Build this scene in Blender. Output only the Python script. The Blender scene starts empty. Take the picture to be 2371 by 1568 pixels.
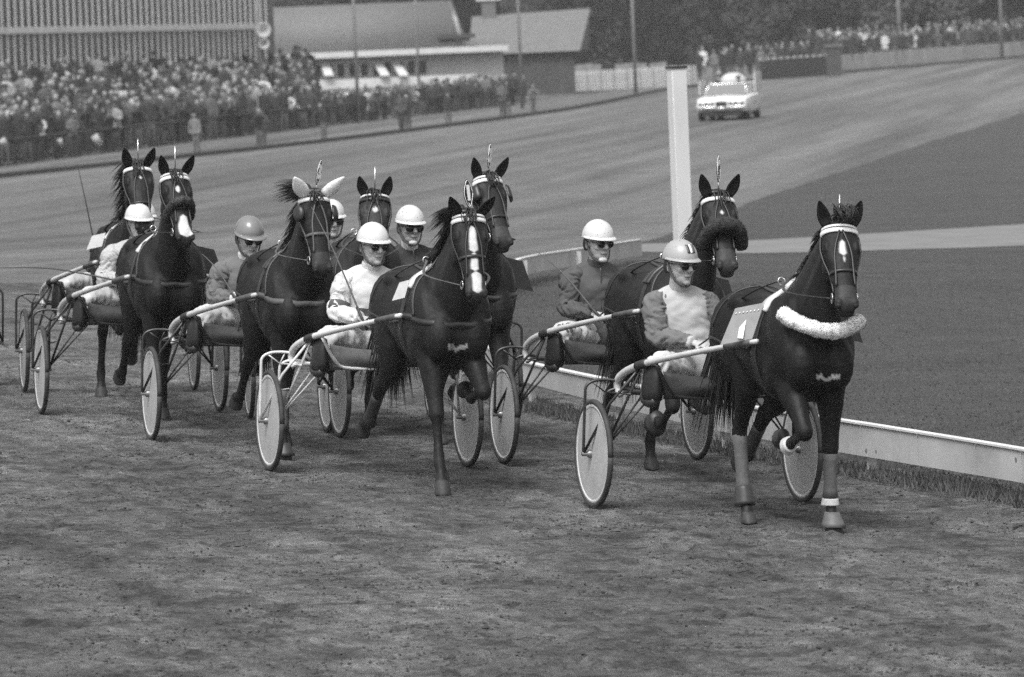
import bpy, bmesh, math, random
from mathutils import Vector, Matrix, Quaternion, noise
from mathutils.bvhtree import BVHTree

R = math.radians
random.seed(7)
SC = bpy.context.scene
COL = SC.collection

# ------------------------------------------------------------------ camera
CAM_H, F_PX, W_PX, H_PX = 3.35, 5689.0, 1024.0, 677.0
HORIZON_Y, ROLL = 20.0, R(2.4)
PITCH = math.atan((H_PX / 2 - HORIZON_Y) / F_PX)
FWD = Vector((0, math.cos(PITCH), -math.sin(PITCH)))
UP0 = Vector((0, math.sin(PITCH), math.cos(PITCH)))
RT0 = Vector((1, 0, 0))
CUP = UP0 * math.cos(ROLL) + RT0 * math.sin(ROLL)
CRT = RT0 * math.cos(ROLL) - UP0 * math.sin(ROLL)
cam = bpy.data.cameras.new('camera')
cam.sensor_width = 36.0
cam.lens = 36.0 * F_PX / W_PX
cam.clip_start, cam.clip_end = 0.5, 4000.0
cam.dof.use_dof = True
cam.dof.focus_distance = 39.5
cam.dof.aperture_fstop = 6.2
cam.dof.aperture_blades = 0
cam_o = bpy.data.objects.new('camera', cam)
COL.objects.link(cam_o)
m = Matrix((CRT, CUP, -FWD)).transposed().to_4x4()
m.translation = Vector((0, 0, CAM_H))
cam_o.matrix_world = m
SC.camera = cam_o

# ------------------------------------------------------------------ sky, sun, exposure
SUN_EL, SUN_AZ = R(58), R(200)          # azimuth measured clockwise from +Y: high, behind the photographer's left shoulder
world = bpy.data.worlds.new('World')
SC.world = world
world.use_nodes = True
wn = world.node_tree
wn.nodes.clear()
sky = wn.nodes.new('ShaderNodeTexSky')
sky.sky_type = 'NISHITA'
sky.sun_disc = False
sky.sun_elevation, sky.sun_rotation = SUN_EL, SUN_AZ
sky.dust_density, sky.air_density = 4.0, 1.0
bw = wn.nodes.new('ShaderNodeRGBToBW')   # black-and-white film
bg = wn.nodes.new('ShaderNodeBackground')
bg.inputs['Strength'].default_value = 0.15
wo = wn.nodes.new('ShaderNodeOutputWorld')
wn.links.new(sky.outputs[0], bw.inputs[0])
wn.links.new(bw.outputs[0], bg.inputs[0])
wn.links.new(bg.outputs[0], wo.inputs[0])
sun = bpy.data.lights.new('sun', 'SUN')
sun.energy, sun.angle = 1.5, R(20)
sun.color = (1.0, 1.0, 1.0)
sun_o = bpy.data.objects.new('sun', sun)
COL.objects.link(sun_o)
sd = Vector((math.sin(SUN_AZ) * math.cos(SUN_EL), math.cos(SUN_AZ) * math.cos(SUN_EL), math.sin(SUN_EL)))
sun_o.rotation_euler = sd.to_track_quat('Z', 'Y').to_euler()
vs = SC.view_settings
vs.view_transform, vs.look, vs.exposure, vs.gamma = 'Standard', 'None', 0.9, 1.0
vs.use_curve_mapping = False
SC.cycles.max_bounces = 6
SC.cycles.use_denoising = False     # keep the fine grain of a fast black-and-white film

# ------------------------------------------------------------------ terrain shape
def sstep(a, b, x):
    t = min(1.0, max(0.0, (x - a) / (b - a)))
    return t * t * (3 - 2 * t)
BANK = 0.045
def zg(x, y):
    """ground height: the near bend is banked towards the infield, the far straight lies lower"""
    w = sstep(58.0, 150.0, y)
    return -BANK * max(-14.0, min(14.0, x)) * (1 - w) - 1.2 * w
def ray(px, py):
    return (FWD + CRT * ((px - W_PX / 2) / F_PX) - CUP * ((py - H_PX / 2) / F_PX))
CAM_P = Vector((0, 0, CAM_H))
def at(px, py, lift=0.0):
    """where the line of sight through a point of the 1024 px wide picture meets the ground"""
    d = ray(px, py)
    lo, hi = 5.0, 3000.0
    y = lo
    step = 1.02
    while y < hi:
        p = CAM_P + d * (y / d.y)
        if p.z < zg(p.x, p.y) + lift:
            break
        y *= step
    a, b = y / step, y
    for _ in range(40):
        c = (a + b) / 2
        p = CAM_P + d * (c / d.y)
        if p.z < zg(p.x, p.y) + lift: b = c
        else: a = c
    return CAM_P + d * (b / d.y)
def at_depth(px, py, Y):
    d = ray(px, py)
    return CAM_P + d * (Y / d.y)
def K(x, y):            # from the 2371 px wide study picture
    return x / 2.3154, y / 2.3154
def atk(x, y, lift=0.0):
    return at(*K(x, y), lift)
def atkd(x, y, Y):
    return at_depth(*K(x, y), Y)

# ------------------------------------------------------------------ materials
def new_mat(name):
    m_ = bpy.data.materials.new(name)
    m_.use_nodes = True
    nt = m_.node_tree
    b = nt.nodes['Principled BSDF']
    return m_, nt, b
def N(nt, typ, **kw):
    n = nt.nodes.new(typ)
    for k, v in kw.items():
        if k in n.inputs: n.inputs[k].default_value = v
        else: setattr(n, k, v)
    return n
def grey(v): return (v, v, v, 1.0)
def add_noise(nt, b, v, amt, scale, coords='Object', detail=6.0, rough=0.6, stretch=None, bump=0.0, bump_scale=None, bump_dist=0.01):
    tc = N(nt, 'ShaderNodeTexCoord')
    src = tc.outputs[coords]
    if stretch:
        mp = N(nt, 'ShaderNodeMapping'); mp.inputs['Scale'].default_value = stretch
        nt.links.new(src, mp.inputs[0]); src = mp.outputs[0]
    no = N(nt, 'ShaderNodeTexNoise', Scale=scale, Detail=detail, Roughness=rough)
    nt.links.new(src, no.inputs['Vector'])
    mr = N(nt, 'ShaderNodeMapRange')
    mr.inputs['From Min'].default_value, mr.inputs['From Max'].default_value = 0.25, 0.75
    mr.inputs['To Min'].default_value, mr.inputs['To Max'].default_value = v * (1 - amt), v * (1 + amt)
    nt.links.new(no.outputs[0], mr.inputs[0])
    nt.links.new(mr.outputs[0], b.inputs['Base Color'])
    if bump:
        n2 = N(nt, 'ShaderNodeTexNoise', Scale=bump_scale or scale * 3, Detail=6.0, Roughness=0.65)
        nt.links.new(src, n2.inputs['Vector'])
        bp = N(nt, 'ShaderNodeBump', Strength=bump, Distance=bump_dist)
        nt.links.new(n2.outputs[0], bp.inputs['Height'])
        nt.links.new(bp.outputs[0], b.inputs['Normal'])
    return mr
def simple(name, v, rough=0.6, metal=0.0, amt=0.18, scale=12.0, spec=0.5, bump=0.0, bump_scale=None, bump_dist=0.01, coords='Object', stretch=None):
    m_, nt, b = new_mat(name)
    b.inputs['Base Color'].default_value = grey(v)
    b.inputs['Roughness'].default_value = rough
    b.inputs['Metallic'].default_value = metal
    b.inputs['Specular IOR Level'].default_value = spec
    if amt: add_noise(nt, b, v, amt, scale, coords=coords, bump=bump, bump_scale=bump_scale, bump_dist=bump_dist, stretch=stretch)
    return m_
def spotted(name, v, dark, rough=0.35, cover=0.30, scale=26.0):
    """painted shell with thrown mud specks"""
    m_, nt, b = new_mat(name)
    b.inputs['Roughness'].default_value = rough
    tc = N(nt, 'ShaderNodeTexCoord')
    vo = N(nt, 'ShaderNodeTexVoronoi', Scale=scale)
    vo.inputs['Randomness'].default_value = 1.0
    no = N(nt, 'ShaderNodeTexNoise', Scale=scale * 0.5, Detail=3.0)
    nt.links.new(tc.outputs['Object'], vo.inputs['Vector'])
    nt.links.new(tc.outputs['Object'], no.inputs['Vector'])
    ad = N(nt, 'ShaderNodeMath', operation='MULTIPLY')
    nt.links.new(no.outputs[0], ad.inputs[0]); ad.inputs[1].default_value = cover * 2
    lt = N(nt, 'ShaderNodeMath', operation='LESS_THAN')
    sub = N(nt, 'ShaderNodeMath', operation='SUBTRACT')
    nt.links.new(ad.outputs[0], sub.inputs[0]); sub.inputs[1].default_value = cover * 0.35
    nt.links.new(vo.outputs['Distance'], lt.inputs[0]); nt.links.new(sub.outputs[0], lt.inputs[1])
    mx = N(nt, 'ShaderNodeMix'); mx.data_type = 'RGBA'
    nt.links.new(lt.outputs[0], mx.inputs[0])
    mx.inputs[6].default_value = grey(v); mx.inputs[7].default_value = grey(dark)
    nt.links.new(mx.outputs[2], b.inputs['Base Color'])
    return m_
M = {}
def coat(name):
    m_, nt, b = new_mat(name)
    at_ = N(nt, 'ShaderNodeVertexColor'); at_.layer_name = 'Col'
    tc = N(nt, 'ShaderNodeTexCoord')
    no = N(nt, 'ShaderNodeTexNoise', Scale=9.0, Detail=8.0, Roughness=0.7)
    nt.links.new(tc.outputs['Object'], no.inputs['Vector'])
    mr = N(nt, 'ShaderNodeMapRange')
    mr.inputs['From Min'].default_value, mr.inputs['From Max'].default_value = 0.3, 0.7
    mr.inputs['To Min'].default_value, mr.inputs['To Max'].default_value = 0.8, 1.25
    nt.links.new(no.outputs[0], mr.inputs[0])
    mu = N(nt, 'ShaderNodeVectorMath', operation='SCALE')
    nt.links.new(at_.outputs[0], mu.inputs[0]); nt.links.new(mr.outputs[0], mu.inputs['Scale'])
    nt.links.new(mu.outputs[0], b.inputs['Base Color'])
    rn = N(nt, 'ShaderNodeMapRange'); nt.links.new(no.outputs[0], rn.inputs[0])
    rn.inputs['From Min'].default_value, rn.inputs['From Max'].default_value, rn.inputs['To Min'].default_value, rn.inputs['To Max'].default_value = .3, .7, .38, .66
    nt.links.new(rn.outputs[0], b.inputs['Roughness'])
    b.inputs['Specular IOR Level'].default_value = 0.20
    n2 = N(nt, 'ShaderNodeTexNoise', Scale=120.0, Detail=5.0, Roughness=0.7)
    n3 = N(nt, 'ShaderNodeTexNoise', Scale=14.0, Detail=4.0, Roughness=0.6)
    nt.links.new(tc.outputs['Object'], n2.inputs['Vector']); nt.links.new(tc.outputs['Object'], n3.inputs['Vector'])
    b1 = N(nt, 'ShaderNodeBump', Strength=0.25, Distance=0.03)
    nt.links.new(n3.outputs[0], b1.inputs['Height'])
    b2 = N(nt, 'ShaderNodeBump', Strength=0.5, Distance=0.004)
    nt.links.new(n2.outputs[0], b2.inputs['Height']); nt.links.new(b1.outputs[0], b2.inputs['Normal'])
    nt.links.new(b2.outputs[0], b.inputs['Normal'])
    return m_

# ------------------------------------------------------------------ mesh building
def bez(points, n):
    """Catmull-Rom through the points (tuples of any length), n samples per span"""
    P = [tuple(p) for p in points]
    out = []
    for i in range(len(P) - 1):
        p0, p1, p2, p3 = P[max(i - 1, 0)], P[i], P[i + 1], P[min(i + 2, len(P) - 1)]
        for k in range(n):
            t = k / n
            out.append(tuple(0.5 * (2 * b + (c - a) * t + (2 * a - 5 * b + 4 * c - d) * t * t + (3 * b - a - 3 * c + d) * t ** 3)
                             for a, b, c, d in zip(p0, p1, p2, p3)))
    out.append(P[-1])
    return out
class MB:
    def __init__(self):
        self.v, self.f, self.mi, self.cur = [], [], [], 0
    def face(self, idx):
        self.f.append(tuple(idx)); self.mi.append(self.cur)
    def add(self, verts, faces):
        o = len(self.v)
        self.v += [Vector(p) for p in verts]
        for f in faces: self.face([i + o for i in f])
    def loft(self, rings, cap=True, closed=False):
        o = len(self.v); n = len(rings[0])
        for r_ in rings: self.v += [Vector(p) for p in r_]
        m_ = len(rings)
        for i in range(m_ if closed else m_ - 1):
            a, b = o + i * n, o + ((i + 1) % m_) * n
            for k in range(n):
                self.face((a + k, a + (k + 1) % n, b + (k + 1) % n, b + k))
        if cap and not closed:
            self.face([o + k for k in range(n)][::-1])
            self.face([o + (m_ - 1) * n + k for k in range(n)])
    def tube(self, pts, rad, n=8, cap=True, smooth=0, up=None):
        """pts: list of 3D points; rad: number or list of numbers / (a, b) pairs"""
        if not isinstance(rad, (list, tuple)): rad = [rad] * len(pts)
        rr = [(r_, r_) if not isinstance(r_, (list, tuple)) else r_ for r_ in rad]
        data = [tuple(p) + tuple(r_) for p, r_ in zip(pts, rr)]
        if smooth: data = bez(data, smooth)
        P = [Vector(d[:3]) for d in data]
        ref = Vector(up) if up is not None else None
        rings = []; u = None
        for i, p in enumerate(P):
            t = (P[min(i + 1, len(P) - 1)] - P[max(i - 1, 0)])
            t = t.normalized() if t.length > 1e-9 else Vector((0, 0, 1))
            if ref is not None:
                w = ref - t * ref.dot(t)
                if w.length < 1e-5: w = t.orthogonal()
                w.normalize(); u = t.cross(w)
            else:
                if u is None: u = t.orthogonal().normalized()
                else:
                    u = u - t * u.dot(t)
                    u = u.normalized() if u.length > 1e-6 else t.orthogonal().normalized()
                w = t.cross(u)
            a, b = max(data[i][3], 1e-4), max(data[i][4], 1e-4)
            rings.append([p + u * (a * math.cos(2 * math.pi * k / n)) + w * (b * math.sin(2 * math.pi * k / n)) for k in range(n)])
        self.loft(rings, cap)
    def ell(self, c, r_, rot=None, seg=12, rings=8):
        c = Vector(c); o = len(self.v)
        Q = rot if rot is not None else Matrix.Identity(3)
        pts = [Q @ Vector((0, 0, r_[2])) + c]
        for i in range(1, rings):
            th = math.pi * i / rings
            for k in range(seg):
                ph = 2 * math.pi * k / seg
                pts.append(Q @ Vector((r_[0] * math.sin(th) * math.cos(ph), r_[1] * math.sin(th) * math.sin(ph), r_[2] * math.cos(th))) + c)
        pts.append(Q @ Vector((0, 0, -r_[2])) + c)
        self.v += pts
        for k in range(seg): self.face((o, o + 1 + k, o + 1 + (k + 1) % seg))
        for i in range(rings - 2):
            for k in range(seg):
                a = o + 1 + i * seg
                self.face((a + k, a + seg + k, a + seg + (k + 1) % seg, a + (k + 1) % seg))
        last = o + len(pts) - 1; a = o + 1 + (rings - 2) * seg
        for k in range(seg): self.face((last, a + (k + 1) % seg, a + k))
    def box(self, c, s, rot=None):
        c = Vector(c); Q = rot if rot is not None else Matrix.Identity(3)
        v = [c + Q @ Vector((sx * s[0] / 2, sy * s[1] / 2, sz * s[2] / 2)) for sx in (-1, 1) for sy in (-1, 1) for sz in (-1, 1)]
        self.add(v, [(0, 1, 3, 2), (4, 6, 7, 5), (0, 4, 5, 1), (2, 3, 7, 6), (0, 2, 6, 4), (1, 5, 7, 3)])
    def prism(self, poly, axis_pts):
        """poly: list of (u, v); axis_pts: origin, U, V, D vectors (thickness D)"""
        o_, U, V, D = [Vector(a) for a in axis_pts]
        n = len(poly); o = len(self.v)
        self.v += [o_ + U * a + V * b for a, b in poly] + [o_ + U * a + V * b + D for a, b in poly]
        self.face([o + k for k in range(n)][::-1]); self.face([o + n + k for k in range(n)])
        for k in range(n): self.face((o + k, o + (k + 1) % n, o + n + (k + 1) % n, o + n + k))
    def lathe(self, prof, c, axis, n=24, ref=None, arc=None):
        """prof: list of (radius, height along axis)"""
        c, axis = Vector(c), Vector(axis).normalized()
        u = axis.orthogonal().normalized() if ref is None else Vector(ref).normalized()
        w = axis.cross(u)
        rings = [[c + axis * h + (u * math.cos(2 * math.pi * k / n) + w * math.sin(2 * math.pi * k / n)) * max(r_, 1e-4) for k in range(n)] for r_, h in prof]
        self.loft(rings, cap=True)
    def data(self, name='m', smooth=True):
        me = bpy.data.meshes.new(name)
        me.from_pydata([tuple(p) for p in self.v], [], self.f)
        if any(self.mi): me.polygons.foreach_set('material_index', self.mi)
        me.polygons.foreach_set('use_smooth', [smooth] * len(self.f))
        me.update()
        return me
def fix_normals(me):
    bm = bmesh.new(); bm.from_mesh(me)
    bmesh.ops.recalc_face_normals(bm, faces=bm.faces)
    bm.to_mesh(me); bm.free()
def obj(name, me, mats=None, parent=None, loc=None):
    if isinstance(me, MB):
        me = me.data(name); fix_normals(me)
    o = bpy.data.objects.new(name, me)
    COL.objects.link(o)
    if mats is not None:
        for mm in (mats if isinstance(mats, (list, tuple)) else [mats]):
            me.materials.append(M[mm] if isinstance(mm, str) else mm)
    if parent is not None: o.parent = parent
    if loc is not None: o.location = loc
    return o
def sharp(o, ang=35):
    try: o.data.set_sharp_from_angle(angle=R(ang))
    except Exception: pass
    return o
def empty(name, mat4=None, label=None, cat=None, group=None):
    o = bpy.data.objects.new(name, None)
    COL.objects.link(o)
    o.empty_display_size = 0.2
    if mat4 is not None: o.matrix_world = mat4
    return tag(o, label, cat, group)
def tag(o, label=None, cat=None, group=None, kind=None):
    if label: o['label'] = label
    if cat: o['category'] = cat
    if group: o['group'] = group
    if kind: o['kind'] = kind
    return o
def remeshed(mb, voxel, smooth=4, factor=0.5):
    """fuse overlapping closed shapes into one continuous skin"""
    me = mb.data('tmp'); fix_normals(me)
    o = bpy.data.objects.new('tmp', me); COL.objects.link(o)
    rm = o.modifiers.new('r', 'REMESH'); rm.mode = 'VOXEL'; rm.voxel_size = voxel; rm.use_smooth_shade = True
    if smooth:
        sm = o.modifiers.new('s', 'SMOOTH'); sm.factor = factor; sm.iterations = smooth
    dg = bpy.context.evaluated_depsgraph_get()
    out = bpy.data.meshes.new_from_object(o.evaluated_get(dg))
    bpy.data.objects.remove(o); bpy.data.meshes.remove(me)
    out.polygons.foreach_set('use_smooth', [True] * len(out.polygons))
    return out
def text_mesh(s, size, depth, name='digit', bold=0.0):
    cu = bpy.data.curves.new('t', 'FONT')
    cu.body = s; cu.size = size; cu.extrude = depth; cu.align_x = 'CENTER'; cu.align_y = 'CENTER'; cu.offset = bold
    o = bpy.data.objects.new('t', cu); COL.objects.link(o)
    dg = bpy.context.evaluated_depsgraph_get()
    me = bpy.data.meshes.new_from_object(o.evaluated_get(dg)); me.name = name
    bpy.data.objects.remove(o); bpy.data.curves.remove(cu)
    return me
def frame4(loc, heading, normal=None):
    """x = travel direction (heading measured from straight-towards-the-camera, turning to picture right), z = up"""
    f = Vector((math.sin(heading), -math.cos(heading), 0))
    up = Vector(normal) if normal is not None else Vector((0, 0, 1))
    f = (f - up * f.dot(up)).normalized()
    l = up.cross(f)
    m_ = Matrix((f, l, up)).transposed().to_4x4()
    m_.translation = loc
    return m_
# ================================================================== HORSES
M['coat'] = coat('horse_coat')
M['hair_dark'] = simple('mane_hair', 0.012, 0.55, amt=0.4, scale=30)
M['hair_brown'] = simple('mane_hair_brown', 0.03, 0.55, amt=0.4, scale=30)
M['eye'] = simple('horse_eye', 0.006, 0.08, amt=0)
M['nostril'] = simple('nostril_dark', 0.006, 0.7, amt=0)
M['leather'] = simple('black_leather', 0.016, 0.42, amt=0.3, scale=25, bump=0.2, bump_scale=120, bump_dist=0.002)
M['leather_grey'] = simple('worn_leather', 0.07, 0.5, amt=0.3, scale=18)
M['white_strap'] = simple('white_patent_strap', 0.58, 0.4, amt=0.12, scale=30)
M['steel'] = simple('bright_steel', 0.55, 0.25, metal=0.9, amt=0.1)
M['fleece_white'] = simple('white_fleece', 0.78, 0.9, amt=0.06, scale=40, bump=0.8, bump_scale=160, bump_dist=0.01)
M['fleece_brown'] = simple('dark_fleece', 0.035, 0.95, amt=0.3, scale=30, bump=0.8, bump_scale=140, bump_dist=0.01)
M['ear_cloth'] = spotted('white_ear_cloth', 0.5, 0.25, 0.8, 0.18, 40)
M['plate_grey'] = simple('grey_number_board', 0.28, 0.5, amt=0.15, scale=14)
M['plate_dark'] = simple('dark_number_board', 0.02, 0.4, amt=0.25, scale=14)
M['plate_white'] = simple('white_number_cloth', 0.5, 0.6, amt=0.12, scale=14)
M['white_paint_digit'] = simple('white_digit', 0.8, 0.5, amt=0.05)
M['wrap_grey'] = simple('grey_leg_wrap', 0.075, 0.8, amt=0.3, scale=30, bump=0.4, bump_scale=60, bump_dist=0.004)
M['wrap_light'] = simple('light_leg_wrap', 0.45, 0.8, amt=0.2, scale=30)
M['boot_grey'] = simple('rubber_bell_boot', 0.10, 0.6, amt=0.25, scale=20)
M['boot_dark'] = simple('dark_leg_boot', 0.03, 0.5, amt=0.3, scale=20)

def ring_xz(x, zc, w, hu, hd, n=20, p=2.3, y0=0.0):
    """a cross-section of the trunk in the plane x = const, egg shaped"""
    out = []
    for k in range(n):
        a = 2 * math.pi * k / n
        c, s_ = math.cos(a), math.sin(a)
        cc = math.copysign(abs(c) ** (2 / p), c); ss = math.copysign(abs(s_) ** (2 / p), s_)
        out.append(Vector((x, y0 + w * cc * (1.0 if ss < 0 else 0.94), zc + (hu if ss > 0 else hd) * ss)))
    return out
TORSO = [(-0.90, 1.25, .09, .12, .16), (-0.84, 1.26, .19, .21, .24), (-0.70, 1.27, .265, .275, .30), (-0.50, 1.27, .285, .305, .30),
         (-0.28, 1.24, .270, .305, .27), (-0.05, 1.21, .29, .325, .32), (0.16, 1.20, .295, .365, .365), (0.34, 1.22, .285, .385, .38),
         (0.48, 1.23, .285, .36, .37), (0.58, 1.22, .245, .28, .30), (0.66, 1.21, .18, .19, .22), (0.70, 1.21, .08, .10, .10)]
HEAD = [(-0.05, .050, .035, .07), (0.00, .080, .058, .12), (0.08, .100, .066, .155), (0.16, .106, .064, .185), (0.24, .094, .060, .190), (0.32, .073, .056, .155),
        (0.40, .061, .051, .118), (0.48, .057, .046, .092), (0.54, .062, .043, .084), (0.59, .062, .036, .078), (0.622, .050, .020, .066), (0.64, .028, .0, .04)]
HL, HW, HSC = 0.99, 1.19, 1.10      # length, breadth and depth of the head
HEAD = [(t * HL, w * HW, u * HSC, v * HSC) for t, w, u, v in HEAD]
def head_at(t):
    for a, b in zip(HEAD, HEAD[1:]):
        if a[0] <= t <= b[0]:
            k = (t - a[0]) / (b[0] - a[0])
            return tuple(x + (y - x) * k for x, y in zip(a[1:], b[1:]))
    return HEAD[-1][1:] if t > 0 else HEAD[0][1:]
def head_ring(F, t, off=0.0, n=20):
    o, h, s_, d = F
    w, du, dv = head_at(t)
    out = []
    for k in range(n):
        a = 2 * math.pi * k / n
        c, sn = math.cos(a), math.sin(a)
        p = 2.3
        cc = math.copysign(abs(c) ** (2 / p), c); ss = math.copysign(abs(sn) ** (2 / p), sn)
        wid = (w + off) * (1.0 if ss > 0 else 1.0 - 0.30 * (-ss) ** 1.5)
        out.append(o + h * t + s_ * (wid * cc) + d * (((du + off) if ss > 0 else (dv + off)) * ss))
    return out
def leg_pts(start, segs):
    """segs: list of (length, angle from straight down, forward positive). returns joint points"""
    p = Vector(start); out = [p.copy()]
    for L, a in segs:
        p = p + Vector((math.sin(R(a)) * L, 0, -math.cos(R(a)) * L))
        out.append(p.copy())
    return out
# named phases of the trot: (first, second, third angles), stands on the ground?
FORE = {'land': ((22, 12, 36), True), 'mid': ((2, 0, 20), True), 'late': ((-14, -12, 10), True),
        'fold': ((52, -78, -125), False), 'fold_low': ((43, -70, -118), False), 'reach': ((48, 22, 0), False), 'lift': ((16, -60, -100), False), 'flex': ((6, -34, -72), False), 'back': ((-22, -45, -85), False)}
HIND = {'land': ((58, -28, 14, 34), True), 'mid': ((42, -44, -2, 24), True), 'late': ((26, -56, -22, 8), True),
        'push': ((20, -62, -48, -85), False), 'swing': ((56, -52, -32, -70), False), 'forward': ((66, -34, 2, -10), False)}

def build_horse(name, mat4, label, coat_v=0.018, scale=1.0, neck_fwd=0.0, neck_up=0.0, head_yaw=0.0, head_pitch=55.0, neck_yaw=0.0,
                legs=('land', 'fold', 'push', 'land'), mark=None, mane='left', mane_mat='hair_dark', ears='plain', ear_spread=0.35,
                mud=0.5, voxel=0.0152, seed=1, ear_back=0.5, lock=1.0, lock_z=0.0):
    coat_v *= .5
    """legs: left fore, right fore, left hind, right hind. head_yaw: turn of the nose to the horse's left"""
    rnd = random.Random(seed)
    root = empty('horse', mat4, label, 'horse', 'trotting horses in the race')
    mb = MB()
    mb.loft([ring_xz(*t) for t in bez(TORSO, 3)])
    # shoulders, breast, haunches
    for s_ in (-1, 1):
        mb.tube([(0.30, s_ * .165, 1.50), (0.42, s_ * .205, 1.34), (0.52, s_ * .185, 1.16), (0.50, s_ * .165, 1.02)], [(.08, .05), (.15, .075), (.15, .09), (.10, .07)], n=12, smooth=3, up=(0, 1, 0))
        mb.ell((0.63, s_ * .130, 1.11), (.118, .105, .175))
        mb.ell((0.20, s_ * .235, 1.16), (.20, .06, .16)); mb.ell((0.36, s_ * .235, 1.05), (.10, .05, .15))
        mb.ell((-0.60, s_ * .165, 1.22), (.25, .125, .29))
        mb.ell((-0.70, s_ * .125, 1.13), (.17, .11, .22))
        mb.ell((-0.42, s_ * .165, 1.465), (.13, .08, .07))
    mb.ell((0.26, 0, 1.575), (.22, .055, .055))
    # neck
    yw = R(neck_yaw)
    poll = Vector((0.90 + neck_fwd, 0.55 * math.sin(yw), 2.00 + neck_up))
    base = [(Vector((0.34, 0, 1.30)), .19, .37), (Vector((0.52, 0.03 * math.sin(yw), 1.47)), .165, .305),
            (Vector((0.68 + .35 * neck_fwd, .20 * math.sin(yw), 1.70 + .4 * neck_up)), .115, .22), (Vector((0.81 + .75 * neck_fwd, .40 * math.sin(yw), 1.88 + .8 * neck_up)), .09, .158), (poll + Vector((-0.015, 0, 0.0)), .068, .10)]
    cl = [tuple(p) + (w, d) for p, w, d in base]
    cl = bez(cl, 4)
    rings = []
    crest = []
    throat = []
    for i, c in enumerate(cl):
        p = Vector(c[:3])
        t = (Vector(cl[min(i + 1, len(cl) - 1)][:3]) - Vector(cl[max(i - 1, 0)][:3])).normalized()
        s_ = Vector((0, 1, 0)); s_ = (s_ - t * s_.dot(t)).normalized()
        d = s_.cross(t); d = -d if d.x > 0 else d     # towards the crest
        rings.append([p + s_ * (c[3] * math.cos(a) * (0.78 if math.sin(a) > 0 else 1.0)) + d * (c[4] * math.sin(a)) for a in [2 * math.pi * k / 18 for k in range(18)]])
        crest.append((p + d * c[4], d, s_)); throat.append(p - d * c[4])
    mb.loft(rings)
    # head
    hp = R(head_pitch); hy = R(head_yaw) + yw * 0.6
    h = Vector((math.cos(hp) * math.cos(hy), math.cos(hp) * math.sin(hy), -math.sin(hp)))
    s_ = Vector((-math.sin(hy), math.cos(hy), 0))
    d = h.cross(s_).normalized()
    F = (poll, h, s_, d)
    hd = lambda t, a, b: poll + h * (t * HL) + s_ * (a * HW) + d * (b * HSC)
    HM = lambda x, y, z: (x * HL, y * HW, z * HSC)
    HQ = Matrix((h, s_, d)).transposed()
    hb = MB()
    hb.loft([head_ring(F, t) for t in [(x * 0.0230 - 0.05) * HL for x in range(31)]])
    for q in (-1, 1):
        hb.ell(hd(.160, q * .080, .026), HM(.060, .022, .032), HQ)       # brow
        hb.ell(hd(.235, q * .070, -.10), HM(.085, .024, .085), HQ)       # jowl
        hb.ell(hd(.30, q * .064, -.002), HM(.13, .014, .018), HQ)        # cheek ridge
        hb.ell(hd(.585, q * .044, .012), HM(.036, .024, .030), HQ)       # nostril wing
    hb.ell(hd(.575, 0, -.075), HM(.045, .036, .026), HQ)                 # lower lip, chin
    hb.ell(hd(.628, 0, -.035), HM(.030, .046, .028), HQ)                 # upper lip
    # legs
    hooves = []
    leg_joint = {}
    for key, ph, sy in (('lf', legs[0], 1), ('rf', legs[1], -1)):
        (a1, a2, a3), gnd = FORE[ph]
        J = leg_pts((0.45, sy * .145, 1.00), [(.44, a1), (.31, a2), (.125, a3), (.075, a3)])
        if gnd:
            dz = -(J[-1].z) / 1.0
            for i, q in enumerate(J): J[i] = q + Vector((0, 0, dz * (i / (len(J) - 1)) if i < 4 else dz))
        up_ = Vector((0, 1, 0))
        a, b, c, e, g = J
        L = [(Vector((0.44, sy * .165, 1.14)), .16, .115), (a, .138, .108), (a.lerp(b, .35), .106, .086), (a.lerp(b, .75), .066, .060), (a.lerp(b, .95), .058, .058), (b.lerp(c, .05), .053, .053),
             (b.lerp(c, .22), .036, .034), (b.lerp(c, .6), .030, .027), (b.lerp(c, .88), .040, .034), (c, .050, .042), (c.lerp(e, .5), .037, .034), (e.lerp(c, .12), .047, .046)]
        leg_joint[key] = J
        mb.tube([q[0] for q in L], [(q[1], q[2]) for q in L], n=14, smooth=2, up=(0, 1, 0))
        hooves.append((e, g, (e - c).normalized()))
        mb.ell(b, (.058, .058, .066)); mb.ell(a.lerp(b, .28) + Vector((.05, sy * .03, 0)), (.05, .045, .13)); mb.ell(b + (b - a).normalized() * .0 + Vector((-.03, 0, -.01)), (.035, .034, .05))
        bk_ = (c - b).normalized().cross(Vector((0, 1, 0))); bk_ = -bk_ if bk_.x > 0 else bk_
        mb.tube([b.lerp(c, .12) + bk_ * .026, b.lerp(c, .5) + bk_ * .030, b.lerp(c, .92) + bk_ * .030], [.018, .0165, .018], n=8, smooth=2)
        mb.ell(c - Vector((.028, 0, .0)), (.026, .028, .036))
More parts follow.
